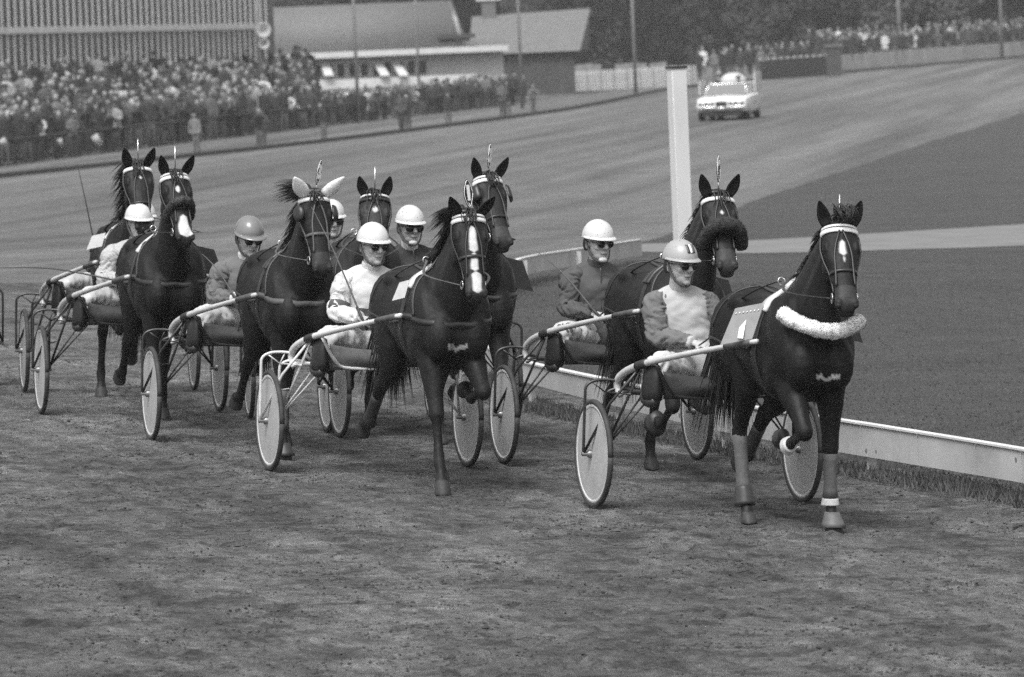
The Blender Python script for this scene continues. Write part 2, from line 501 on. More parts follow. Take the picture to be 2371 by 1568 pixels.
    for key, ph, sy in (('lh', legs[2], 1), ('rh', legs[3], -1)):
        (a0, a1, a2, a3), gnd = HIND[ph]
        J = leg_pts((-0.54, sy * .155, 1.22), [(.37, a0), (.46, a1), (.42, a2), (.125, a3), (.075, a3)])
        if gnd:
            dz = -(J[-1].z)
            for i, q in enumerate(J): J[i] = q + Vector((0, 0, dz * min(1, i / 4)))
        z, a, b, c, e, g = J
        L = [(Vector((-0.60, sy * .14, 1.36)), .22, .12), (z.lerp(a, .4), .235, .125), (a.lerp(z, .12) - Vector((.05, 0, 0)), .17, .105), (a.lerp(b, .3), .115, .085), (a.lerp(b, .68), .070, .056), (a.lerp(b, .94), .062, .050), (b.lerp(c, .05), .064, .052),
             (b.lerp(c, .20), .049, .041), (b.lerp(c, .55), .040, .033), (b.lerp(c, .88), .045, .037), (c, .051, .044), (c.lerp(e, .5), .040, .036), (e.lerp(c, .12), .047, .046)]
        leg_joint[key] = J
        mb.tube([q[0] for q in L], [(q[1], q[2]) for q in L], n=14, smooth=2, up=(0, 1, 0))
        hooves.append((e, g, (e - c).normalized()))
        mb.ell(b + Vector((-.035, 0, .045)), (.032, .026, .05))
        mb.ell(c - Vector((.028, 0, .0)), (.026, .028, .036))
    HU = {}
    for (e, g, dr), key in zip(hooves, ('lf', 'rf', 'lh', 'rh')):
        gnd = (FORE if key[1] == 'f' else HIND)[legs[('lf', 'rf', 'lh', 'rh').index(key)]][1]
        fx = Vector((1, 0, 0))
        if gnd: dn = Vector((0, 0, -1)); fw = fx
        else:
            dn = Quaternion((0, 1, 0), R(-32)) @ dr; dn = dn.normalized(); fw = Vector((0, 1, 0)).cross(dn) * -1
            if fw.dot(Vector((1, 0, 0))) < 0 and abs(dn.z) > .8: fw = -fw
            fw = dn.cross(Vector((0, 1, 0)))
            fw = fw if (Quaternion((0, 1, 0), R(0)) @ fw).dot(dr.cross(Vector((0, 1, 0)))) > 0 else -fw
        sl = Vector((0, 1, 0))
        top = e - dn * 0.012
        rr = []
        hgt = (top - Vector((top.x, top.y, 0))).length if gnd else 0.085
        if gnd: hgt = min(0.12, max(0.06, top.z))
        for k, (t, ra, rb, sh) in enumerate([(-.012, .040, .040, 0), (0, .050, .048, 0), (.35, .057, .054, .012), (1.0, .070, .063, .030), (1.0, .052, .046, .030)]):
            c_ = top + dn * (hgt * t) + fw * sh
            rr.append([c_ + fw * (ra * math.cos(2 * math.pi * j / 18)) + sl * (rb * math.sin(2 * math.pi * j / 18)) for j in range(18)])
        mb.loft(rr)
        HU[key] = (top, dn, fw, hgt)
    body = remeshed(mb, voxel, smooth=5)
    headm = remeshed(hb, 0.0085, smooth=4)
    # join head and ears to the trunk skin
    bm = bmesh.new(); bm.from_mesh(body)
    bm.from_mesh(headm)
    nb = len(body.vertices)
    em = MB(); em.cur = 0
    for q in (-1, 1):
        b0 = hd(.005, q * .062, .035)
        ax = (-h * ear_back + d * (1.0 - 0.3 * ear_back) + s_ * (q * ear_spread)).normalized()
        sd_ = (s_ - ax * s_.dot(ax)).normalized(); fr = ax.cross(sd_); fr = fr if fr.dot(h) > 0 else -fr
        prof = [(0, .033, .028), (.03, .040, .030), (.065, .044, .028), (.10, .040, .021), (.138, .028, .014), (.172, .012, .007), (.180, .004, .003)]
        if ears == 'cloth': prof = [(t * 1.18, w * 1.30, dd * 1.25) for t, w, dd in prof]
        rr = []
        for t, w, dd in prof:
            ring_ = []
            for k in range(14):
                a_ = 2 * math.pi * k / 14
                pt = b0 + ax * t + sd_ * (w * math.cos(a_)) + fr * (dd * math.sin(a_)) - sd_ * (q * t * t * 0.6)
                if math.sin(a_) > 0 and t > .02 and ears != 'cloth': pt -= fr * (dd * 1.25 * math.sin(a_) ** 2)     # hollow front
                ring_.append(pt)
            rr.append(ring_)
        em.loft(rr)
    eme = em.data('e'); fix_normals(eme)
    nh = len(body.vertices) + len(headm.vertices)
    bm.from_mesh(eme)
    me = bpy.data.meshes.new('horse_body')
    bm.to_mesh(me); bm.free()
    for x in (body, headm, eme): bpy.data.meshes.remove(x)
    me.polygons.foreach_set('use_smooth', [True] * len(me.polygons))
    # colours of the coat: markings, mud on the legs, horn of the hooves
    ca = me.color_attributes.new('Col', 'FLOAT_COLOR', 'POINT')
    vals = []
    for i, v in enumerate(me.vertices):
        p = v.co
        g = coat_v
        nz = noise.noise(p * 7.0) * .5 + noise.noise(p * 19.0) * .3
        if i >= nb and i < nh:
            q = p - poll
            t, a, b = q.dot(h) / HL, q.dot(s_) / HW, q.dot(d) / HSC
            g = coat_v * 1.05
            if t > .47: g = coat_v + (0.018 if t < .56 else .010)
            if abs(a) < .03 and t > .2 and b > 0: g = g * 1.15
            if mark:
                for (t0, t1, w0, w1) in mark.get('face', ()):
                    if t0 < t < t1:
                        kk = (t - t0) / (t1 - t0)
                        ww = (w0 + (w1 - w0) * kk) * (1 + .25 * nz)
                        edge = min(1.0, (t - t0) / .02, (t1 - t) / .02)
                        kk2 = ww * max(0, edge) - abs(a + .012 * noise.noise(Vector((t * 9, seed, 0))))
                        if b > -0.01: g = g + (0.48 - g) * sstep(-.006, .007, kk2)
        elif i >= nh:
            g = coat_v * 0.9
            if ears == 'cloth': g = 0.62 - .25 * (nz > .36)
        else:
            if p.z < .62:
                k = (1 - p.z / .62)
                g = coat_v * (1 - .2 * k) + mud * .04 * k * max(0, .45 + nz)
            for key in HU:
                top, dn, fw, hg = HU[key]
                q = (p - top).dot(dn)
                if -0.004 < q < hg + .02 and (p - top - dn * (hg * .5)).length < .11:
                    g = 0.022 + .03 * mud + .02 * nz
            if mark and 'chest' in mark:
                q = p - Vector(mark['chest'])
                if q.length < .14 and p.x > .55:
                    if abs(q.y) < .075 and abs(q.z - (abs(q.y) * .9 - .015) * (1 if abs(q.y) < .04 else .3)) < .016 + .008 * nz: g = .34
            if mark and p.z < .4:
                for key, zz in mark.get('socks', ()):
                    J = leg_joint[key]
                    if min((p - J[-3]).length, (p - J[-2]).length, (p - J[-3].lerp(J[-4], .35)).length) < .10: g = .30 + .1 * nz
        vals += [g, g, g, 1.0]
    ca.data.foreach_set('color', vals)
    bo = obj('body', me, 'coat', root)
    bvh = BVHTree.FromPolygons([v.co for v in me.vertices], [tuple(p.vertices) for p in me.polygons])
    # eyes and nostrils
    for q in (-1, 1):
        e = MB(); e.ell(hd(.172, q * .094, .016), HM(.017, .011, .013), HQ); obj('eye', e, 'eye', root)
        e = MB(); e.ell(hd(.602, q * .046, .014), HM(.024, .018, .020), HQ @ Matrix.Rotation(R(q * 25), 3, 'Z')); obj('nostril', e, 'nostril', root)
    # mane and forelock: tapered locks
    mm = MB()
    for i, (cp, cd, cs) in enumerate(crest):
        if i < 4: continue
        for j in range(26):
            k = min(len(crest) - 1, i + 1); f_ = rnd.random()
            p = cp.lerp(crest[k][0], f_) - cd * .012
            L = rnd.uniform(.10, .24)
            side = {'left': 1, 'right': -1}.get(mane, 0)
            drift = Vector((rnd.uniform(-.5, -.2), side * rnd.uniform(.5, .9), -rnd.uniform(.5, 1.0)))
            if mane == 'blown':
                side = -1; drift = Vector((rnd.uniform(-.6, -.3), -rnd.uniform(.5, .8), -rnd.uniform(.5, .9))); L *= .7
                if i > len(crest) - 6: L = rnd.uniform(.10, .30) * lock; drift = Vector((-.8, -.9 + rnd.uniform(-.10, .10), lock_z - .25 + .35 * (i - len(crest) + 5) / 5 + rnd.uniform(-.10, .10)))
            if mane == 'short': L *= .45; drift = cd * .3 + Vector((-.5, rnd.uniform(-.8, .6), -.6))
            v0 = (cd * .8 + Vector((0, rnd.uniform(-.5, .5) + .4 * side, 0))).normalized()
            pts = [p, p + v0 * L * .25, p + v0 * L * .35 + drift.normalized() * L * .45, p + v0 * L * .30 + drift.normalized() * L * 1.0 + Vector((0, 0, -.02))]
            mm.tube(pts, [.006, .0065, .004, .0008], n=4, smooth=2)
    for j in range(34 if ears == 'topknot' else 16):
        p = hd(rnd.uniform(-.02, .03), rnd.uniform(-.035, .035), .055)
        L = rnd.uniform(.06, .15)
        o1 = d * rnd.uniform(.02, .05) + h * rnd.uniform(-.01, .03) + s_ * rnd.uniform(-.03, .03)
        pts = [p, p + o1, p + o1 * .9 + h * L * .5 + s_ * rnd.uniform(-.03, .03), p + o1 * .4 + h * L + s_ * rnd.uniform(-.05, .05)]
        if ears == 'topknot':
            up_ = -h * .7 + d * .8
            pts = [p, p + up_ * .05 + s_ * rnd.uniform(-.05, .07), p + up_ * .10 + s_ * rnd.uniform(-.04, .10) + d * .03, p + up_ * .04 + s_ * rnd.uniform(-.02, .12) + d * .06 + h * .05]
        mm.tube(pts, [.005, .0055, .0035, .0008], n=4, smooth=2)
    tag(obj('mane', mm, mane_mat, root), kind='stuff')
    tm = MB()
    for j in range(170):
        a = rnd.uniform(-1, 1); L = rnd.uniform(.55, .85)
        p = Vector((-0.90, a * .03, 1.36 + rnd.uniform(-.03, .03)))
        bk = rnd.uniform(.10, .34); sw = a * rnd.uniform(.04, .16)
        tm.tube([p, p + Vector((-.10, sw * .2, .0)), p + Vector((-bk * .8, sw * .6, -L * .4)), p + Vector((-bk, sw, -L * .8)), p + Vector((-bk * 1.15, sw * 1.3, -L * 1.05))],
                [.011, .010, .007, .004, .0008], n=4, smooth=2)
    tag(obj('tail', tm, mane_mat, root), kind='stuff')
    return dict(root=root, bvh=bvh, F=F, hd=hd, HQ=HQ, joints=leg_joint, hooves=HU, crest=crest, mat=mat4, rnd=rnd, poll=poll)

def strap(H, name, pts, width, mat_, thick=0.006, sub=8, off=0.003, closed=False, project=True, maxd=0.2):
    """a leather band laid onto the horse's skin along a rough path"""
    P = bez([tuple(p) for p in pts], sub)
    Q = []
    for p in P:
        p = Vector(p)
        if project:
            loc, nor, _, dist = H['bvh'].find_nearest(p)
            if loc is not None and dist < maxd: Q.append((loc, nor)); continue
        Q.append((p, None))
    nrm = []
    for i, (p, n_) in enumerate(Q):
        acc = Vector((0, 0, 0))
        for j in range(max(0, i - 2), min(len(Q), i + 3)):
            if Q[j][1] is not None: acc += Q[j][1]
        nrm.append(acc.normalized() if acc.length > .1 else Vector((0, 0, 1)))
    # relax
    pos = [p + n_ * off for (p, _), n_ in zip(Q, nrm)]
    for _ in range(2):
        pos = [pos[0]] + [(pos[i - 1] + pos[i] * 2 + pos[i + 1]) / 4 for i in range(1, len(pos) - 1)] + [pos[-1]]
    mb = MB(); rings = []
    for i, p in enumerate(pos):
        t = (pos[min(i + 1, len(pos) - 1)] - pos[max(i - 1, 0)]).normalized()
        n_ = nrm[i]; sd_ = t.cross(n_).normalized()
        a, b = sd_ * width / 2, n_ * thick
        rings.append([p - a - b * .6, p + a - b * .6, p + a * .9 + b, p - a * .9 + b])
    mb.loft(rings)
    return obj(name, mb, mat_, H['root'])
def loose(H, name, pts, rad, mat_, sub=6, n=6, flat=None, parent=None):
    mb = MB(); mb.tube(pts, [rad if flat is None else (rad, flat)] * len(pts), n=n, smooth=sub, up=None if flat is None else (0, 0, 1))
    return obj(name, mb, mat_, parent or H['root'])
def fleece(H, name, path, rad, mat_, rnd, fuzz=0.018, count=6000, taper=True):
    """a sheepskin roll: fat tube with a nap of short tufts"""
    mb = MB(); P = bez([tuple(p) for p in path], 8)
    rr = []
    for i in range(len(P)):
        k = i / (len(P) - 1)
        e = min(1, (k + .004) / .07, (1 - k + .004) / .07) if taper else 1
        rr.append(rad * math.sqrt(max(.02, e * (2 - e))))
    mb.tube(P, rr, n=16)
    for v in mb.v: v += Vector((noise.noise(v * 30), noise.noise(v * 30 + Vector((5, 0, 0))), noise.noise(v * 30 + Vector((0, 9, 0))))) * rad * .20
    nf = len(mb.f); vv = list(mb.v); ff = list(mb.f)
    for _ in range(count):
        f = ff[rnd.randrange(nf)]
        if len(f) > 4: continue
        a, b, c = vv[f[0]], vv[f[1]], vv[f[2]]
        d_ = vv[f[-1]]
        u, w = rnd.random(), rnd.random()
        p = a.lerp(b, u).lerp(d_.lerp(c, u), w)
        n_ = (b - a).cross(d_ - a)
        if n_.length < 1e-9: continue
        n_.normalize()
        ctr = sum((vv[i] for i in f), Vector()) / len(f)
        tip = p + n_ * fuzz * rnd.uniform(.5, 1.1) + Vector((rnd.uniform(-1, 1), rnd.uniform(-1, 1), rnd.uniform(-1, 1))) * fuzz * .5
        tip2 = p - n_ * fuzz * rnd.uniform(.5, 1.1)
        e = (b - a).normalized() * .004; g = (d_ - a).normalized() * .004
        o = len(mb.v)
        mb.v += [p - e, p + e, p + g, tip]
        mb.face((o, o + 1, o + 3)); mb.face((o + 1, o + 2, o + 3)); mb.face((o + 2, o, o + 3))
    me = mb.data(name)
    return obj(name, me, mat_, H['root'])
# ------------------------------------------------------------------ bridles, harness, boots (parts of the horse)
def head_band(H, name, t0, t1, a0, a1, width, mat_, off=0.007, n=20):
    """strap on the head: runs from ring position t0 to t1 while turning from angle a0 to a1 (0 = left side, 90 = face, 180 = right side)"""
    o, h, s_, d = H['F']
    pts = []; nr = []
    for i in range(n + 1):
        k = i / n
        t = (t0 + (t1 - t0) * k) * HL; a = R(a0 + (a1 - a0) * k)
        w, du, dv = head_at(t)
        c, sn = math.cos(a), math.sin(a)
        cc = math.copysign(abs(c) ** (2 / 2.3), c); ss = math.copysign(abs(sn) ** (2 / 2.3), sn)
        wid = (w + off) * (1.0 if ss > 0 else 1 - .30 * (-ss) ** 1.5)
        pts.append(o + h * t + s_ * (wid * cc) + d * (((du if ss > 0 else dv) + off) * ss))
        nr.append((s_ * cc + d * ss).normalized())
    mb = MB(); rings = []
    for i, p in enumerate(pts):
        t_ = (pts[min(i + 1, n)] - pts[max(i - 1, 0)]).normalized()
        sd_ = t_.cross(nr[i]).normalized() * width / 2; b = nr[i] * .005
        rings.append([p - sd_ - b, p + sd_ - b, p + sd_ + b, p - sd_ + b])
    mb.loft(rings)
    return obj(name, mb, mat_, H['root'])
def ring_obj(H, name, c, axis, r_, minor, mat_, parent=None):
    mb = MB(); axis = Vector(axis).normalized(); u = axis.orthogonal().normalized(); w = axis.cross(u)
    P = [Vector(c) + (u * math.cos(a) + w * math.sin(a)) * r_ for a in [2 * math.pi * k / 16 for k in range(17)]]
    mb.tube(P, minor, n=6)
    return obj(name, mb, mat_, parent or H['root'])
def bridle(H, brow='white_strap', brow2=None, nose_t=.40, blinker=None, overcheck=True, strapm='leather', white_trim=False):
    hd = H['hd']; o, h, s_, d = H['F']
    head_band(H, 'browband', .055, .055, -8, 188, .030, brow, off=.008)
    if brow2: head_band(H, 'browband_trim', .022, .022, 5, 175, .016, brow2, off=.012)
    head_band(H, 'crownpiece', -.012, -.012, -40, 220, .028, strapm, off=.010)
    head_band(H, 'noseband', nose_t, nose_t, -175, 185, .022, strapm, off=.006)
    for q, a in ((1, 0), (-1, 180)):
        head_band(H, 'cheek_strap', .03, .49, a, a - q * 8, .016, strapm, off=.007)
        head_band(H, 'throat_strap', .03, .27, a, a - q * 85, .014, strapm, off=.010)
        ring_obj(H, 'bit_ring', hd(.505, q * .068, -.045), s_, .030, .0045, 'steel')
        if overcheck:
            head_band(H, 'overcheck_strap', .06, .47, 90 - q * 3, 90 - q * 52, .011, strapm, off=.008)
        if blinker:
            mb = MB()
            c = hd(.155, q * .122, .03)
            nrm = (s_ * q + d * .55 + h * .15).normalized()
            u = h; w = nrm.cross(u).normalized()
            rr = []
            for t, k in ((-.012, 1.0), (.0, .98), (.014, .80), (.020, .45)):
                ring_ = []
                for j in range(18):
                    a = 2 * math.pi * j / 18
                    ca, sa = math.cos(a), math.sin(a)
                    p_ = 4.0 if blinker == 'square' else 2.0
                    x_ = math.copysign(abs(ca) ** (2 / p_), ca) * .066; y_ = math.copysign(abs(sa) ** (2 / p_), sa) * .056
                    ring_.append(c + u * (x_ * k) + w * (y_ * k) + nrm * t)
                rr.append(ring_)
            mb.loft(rr); obj('blinker', mb, 'leather', H['root'])
def head_number(H, digit, tilt=0.0, turn=60.0, back='plate_dark', height=.10, rim='white_paint_digit', pole=.16):
    """pointed oval number badge standing on the poll"""
    hd = H['hd']; o, h, s_, d = H['F']
    b0 = hd(-.01, .0, .06)
    ax = (Vector((0, 0, 1)) + s_ * tilt - h * .12).normalized()
    mb = MB(); mb.tube([b0, b0 + ax * pole], .005, n=6); st = obj('badge_stick', mb, 'steel', H['root'])
    if not digit: return
    face = Vector((math.cos(R(turn)), math.sin(R(turn)), 0)); face = (face - ax * face.dot(ax)).normalized()
    side = ax.cross(face)
    c = b0 + ax * (pole + height * .65)
    poly = []
    for k in range(28):
        a = 2 * math.pi * k / 28
        yy = math.sin(a); xx = math.cos(a) * (1 - .35 * abs(yy))
        poly.append((xx * .052, yy * height))
    mb = MB(); mb.prism(poly, (c - face * .003, side, ax, face * .006))
    pl = sharp(obj('number_badge', mb, back, H['root']))
    mb = MB(); P = [c + side * (x * .93) + ax * (y * .93) + face * .004 for x, y in poly]; mb.tube(P + [P[0]], .0022, n=5); obj('badge_rim', mb, rim, pl)
    me = text_mesh(digit, .135, .001, bold=.009)
    t = obj('digit', me, 'white_paint_digit', pl)
    m3 = Matrix((side, ax, face)).transposed().to_4x4(); m3.translation = c + face * .0055
    t.matrix_parent_inverse = Matrix.Identity(4); t.matrix_local = m3
    # the badge reads on both faces
    t2 = t.copy(); COL.objects.link(t2); t2.parent = pl
    m3 = Matrix((-side, ax, -face)).transposed().to_4x4(); m3.translation = c - face * .0055
    t2.matrix_local = m3
def saddle_board(H, sy, board, digit=None, lines=False, drop=.27, wide=.21):
    """number board hung from the saddle, standing out from the flank"""
    o_ = Vector((.235, sy * .215, 1.500))
    U = Vector((-.42, sy * .88, -.16)).normalized(); V = Vector((-.10, sy * .36, -.92)).normalized()
    n_ = U.cross(V).normalized()
    n_ = n_ if n_.x > 0 else -n_
    mb = MB(); mb.prism([(0.02, 0), (wide, .01), (wide, drop), (0, drop - .01)], (o_, U, V, n_ * .008))
    b = sharp(obj('number_board', mb, board, H['root']))
    if digit:
        me = text_mesh(digit, .22, .001, bold=.008)
        t = obj('digit', me, 'white_paint_digit', b)
        Ut = U if sy < 0 else -U
        right = U * (-1 if U.cross(-V).dot(n_) < 0 else 1)
        m3 = Matrix((right, -V, n_)).transposed().to_4x4()
        m3.translation = o_ + U * wide * .5 + V * drop * .60 + n_ * .011
        t.matrix_local = m3
        if lines:
            mb = MB()
            for k in range(7):
                mb.box(o_ + U * (.04 + .025 * k) + V * .05 + n_ * .0105, (.008, .012, .002), Matrix((right, -V, n_)).transposed())
            obj('board_lettering', mb, 'white_paint_digit', b)
    mb = MB(); mb.tube([o_ - U * .04 + V * .03, o_ + U * .05 + V * .03], .006, n=6); obj('board_bracket', mb, 'steel', b)
    return b
def harness(H, collar='leather', girth='leather', pad='leather', cloth=None, boards=(None, None), collar_z=1.21, reins_to=None, rein_mat='leather'):
    hd = H['hd']
    # breast collar and neck strap
    if collar:
        strap(H, 'breast_collar', [(.18, -.33, 1.26), (.42, -.30, 1.24), (.62, -.22, collar_z), (.74, 0, collar_z - .02), (.62, .22, collar_z), (.42, .30, 1.24), (.18, .33, 1.26)], .044, collar, thick=.005)
        strap(H, 'neck_strap', [(.50, -.30, 1.25), (.40, -.22, 1.50), (.36, 0, 1.70), (.40, .22, 1.50), (.50, .30, 1.25)], .028, 'leather')
    strap(H, 'girth', [(.20, -.05, .84), (.20, -.25, .95), (.19, -.33, 1.22), (.19, -.24, 1.48), (.19, 0, 1.64), (.19, .24, 1.48), (.19, .33, 1.22), (.20, .25, .95), (.20, .05, .84), (.20, -.05, .84)], .075, girth, thick=.007, sub=6)
    strap(H, 'saddle_pad', [(.19, -.25, 1.45), (.19, -.16, 1.57), (.19, 0, 1.64), (.19, .16, 1.57), (.19, .25, 1.45)], .15, cloth or pad, thick=.020)
    strap(H, 'back_strap', [(.12, 0, 1.62), (-.15, 0, 1.60), (-.45, 0, 1.62), (-.75, 0, 1.56), (-.88, 0, 1.42)], .026, 'leather')
    for q in (-1, 1):
        strap(H, 'hip_strap', [(-.45, 0, 1.60), (-.52, q * .20, 1.55), (-.62, q * .32, 1.30)], .018, 'leather', thick=.004)
        strap(H, 'side_trace', [(.10, q * .33, 1.20), (-.30, q * .33, 1.18), (-.62, q * .33, 1.22), (-.86, q * .22, 1.22)], .022, 'leather', thick=.004)
        ring_obj(H, 'terret', Vector((.19, q * .10, 1.635)), (1, 0, .2), .024, .004, 'steel')
    mb = MB(); mb.tube([(.19, 0, 1.60), (.19, 0, 1.68), (.215, 0, 1.69)], .007, n=6); obj('check_hook', mb, 'steel', H['root'])
    crest_top = H['crest'][-2][0]
    strap(H, 'overcheck_rein', [hd(-.03, 0, .06), H['crest'][-5][0] + Vector((-.02, 0, .05)), Vector((.45, 0, 1.80)), Vector((.21, 0, 1.69))], .012, 'leather', project=False)
    for q, k in ((1, 0), (-1, 1)):
        p0 = hd(.50, q * .075, -.055); p1 = Vector((.19, q * .105, 1.635))
        mid = p0.lerp(p1, .5) + Vector((0, q * .13, -.015))
        P = [p0, mid, p1]
        if reins_to is not None:
            hnd = Vector(reins_to[k])
            P += [p1.lerp(hnd, .33) + Vector((0, q * .08, .03)), p1.lerp(hnd, .7) + Vector((0, q * .03, -.02)), hnd]
        loose(H, 'rein', P, .010, rein_mat, sub=6, n=6, flat=.004)
        if boards[k]: saddle_board(H, q, **boards[k])
def leg_wrap(H, key, k0, k1, mat_, grow=.010, name='leg_wrap', flare=1.0):
    J = H['joints'][key]
    a, b = (J[-4], J[-3])       # knee/hock to fetlock
    mb = MB(); P = [a.lerp(b, k0 + (k1 - k0) * i / 6) for i in range(7)]
    hind = key[1] == 'h'
    base = (.040, .033) if hind else (.037, .030)
    rr = []
    for i in range(7):
        k = k0 + (k1 - k0) * i / 6
        bulge = .012 * max(0, (k - .75) / .25) + .010 * max(0, (.25 - k) / .25)
        f = 1 + (flare - 1) * i / 6
        rr.append(((base[0] + bulge + grow) * f, (base[1] + bulge + grow) * f))
    mb.tube(P, rr, n=14, up=(0, 1, 0))
    return obj(name, mb, mat_, H['root'])
def bell_boot(H, key, mat_):
    top, dn, fw, hg = H['hooves'][key]
    sl = Vector((0, 1, 0)); mb = MB(); rr = []
    for t, ra, rb, sh in [(-.35, .052, .048, -.012), (-.1, .060, .056, -.004), (.3, .076, .070, .010), (.62, .092, .084, .020), (.62, .086, .078, .020), (.2, .064, .060, .006)]:
        c_ = top + dn * (hg * t) + fw * sh
        rr.append([c_ + fw * (ra * math.cos(2 * math.pi * j / 20)) + sl * (rb * math.sin(2 * math.pi * j / 20)) for j in range(20)])
    mb.loft(rr)
    return obj('bell_boot', mb, mat_, H['root'])
def shadow_roll(H, mat_, t=.36, wide=.17, rise=.085, rad=.05, rnd=None):
    hd = H['hd']
    du = head_at(t * HL)[1] / HSC
    P = [hd(t + .05, wide, -.075), hd(t + .02, wide * .93, -.005), hd(t, wide * .58, du + rise * .62), hd(t - .005, 0, du + rise), hd(t, -wide * .58, du + rise * .62), hd(t + .02, -wide * .93, -.005), hd(t + .05, -wide, -.075)]
    return fleece(H, 'shadow_roll', P, rad, mat_, rnd or H['rnd'], fuzz=.008, count=5000)
# ================================================================== SULKIES
M['shaft_light'] = simple('pale_lacquered_shaft', 0.44, 0.35, amt=0.2, scale=6, stretch=(1, 6, 6))
M['shaft_white'] = simple('white_painted_shaft', 0.55, 0.35, amt=0.10, scale=8)
M['frame_dark'] = simple('dark_painted_tube', 0.025, 0.35, amt=0.3, scale=20)
M['frame_white'] = simple('white_painted_tube', 0.55, 0.35, amt=0.12, scale=20)
M['frame_grey'] = simple('grey_plated_tube', 0.20, 0.3, metal=0.5, amt=0.2, scale=20)
M['tape'] = simple('black_tape', 0.02, 0.6, amt=0.3, scale=30)
M['tyre'] = simple('muddy_tyre', 0.03, 0.75, amt=0.5, scale=16, bump=0.3, bump_scale=60)
M['rim'] = simple('alloy_rim', 0.60, 0.25, metal=0.25, amt=0.15, scale=10)
M['disc'] = None
def disc_mat():
    m_, nt, b = new_mat('dusty_wheel_disc')
    b.inputs['Roughness'].default_value = 0.45
    tc = N(nt, 'ShaderNodeTexCoord')
    n1 = N(nt, 'ShaderNodeTexNoise', Scale=5.0, Detail=5.0); n2 = N(nt, 'ShaderNodeTexNoise', Scale=60.0, Detail=3.0)
    for n_ in (n1, n2): nt.links.new(tc.outputs['Object'], n_.inputs['Vector'])
    ad = N(nt, 'ShaderNodeMath', operation='ADD'); nt.links.new(n1.outputs[0], ad.inputs[0]); nt.links.new(n2.outputs[0], ad.inputs[1])
    mr = N(nt, 'ShaderNodeMapRange'); nt.links.new(ad.outputs[0], mr.inputs[0])
    for k, v in (('From Min', .7), ('From Max', 1.3), ('To Min', .27), ('To Max', .41)): mr.inputs[k].default_value = v
    nt.links.new(mr.outputs[0], b.inputs['Base Color'])
    return m_
M['disc'] = disc_mat()
M['apron_dark'] = simple('black_canvas_apron', 0.022, 0.7, amt=0.35, scale=14, bump=0.3, bump_scale=90)
M['apron_grey'] = simple('grey_canvas_apron', 0.075, 0.8, amt=0.3, scale=14, bump=0.4, bump_scale=120)
M['seat_pad'] = simple('seat_leather', 0.009, 0.5, amt=0.3, scale=14)
WR, HALF = 0.375, 0.765
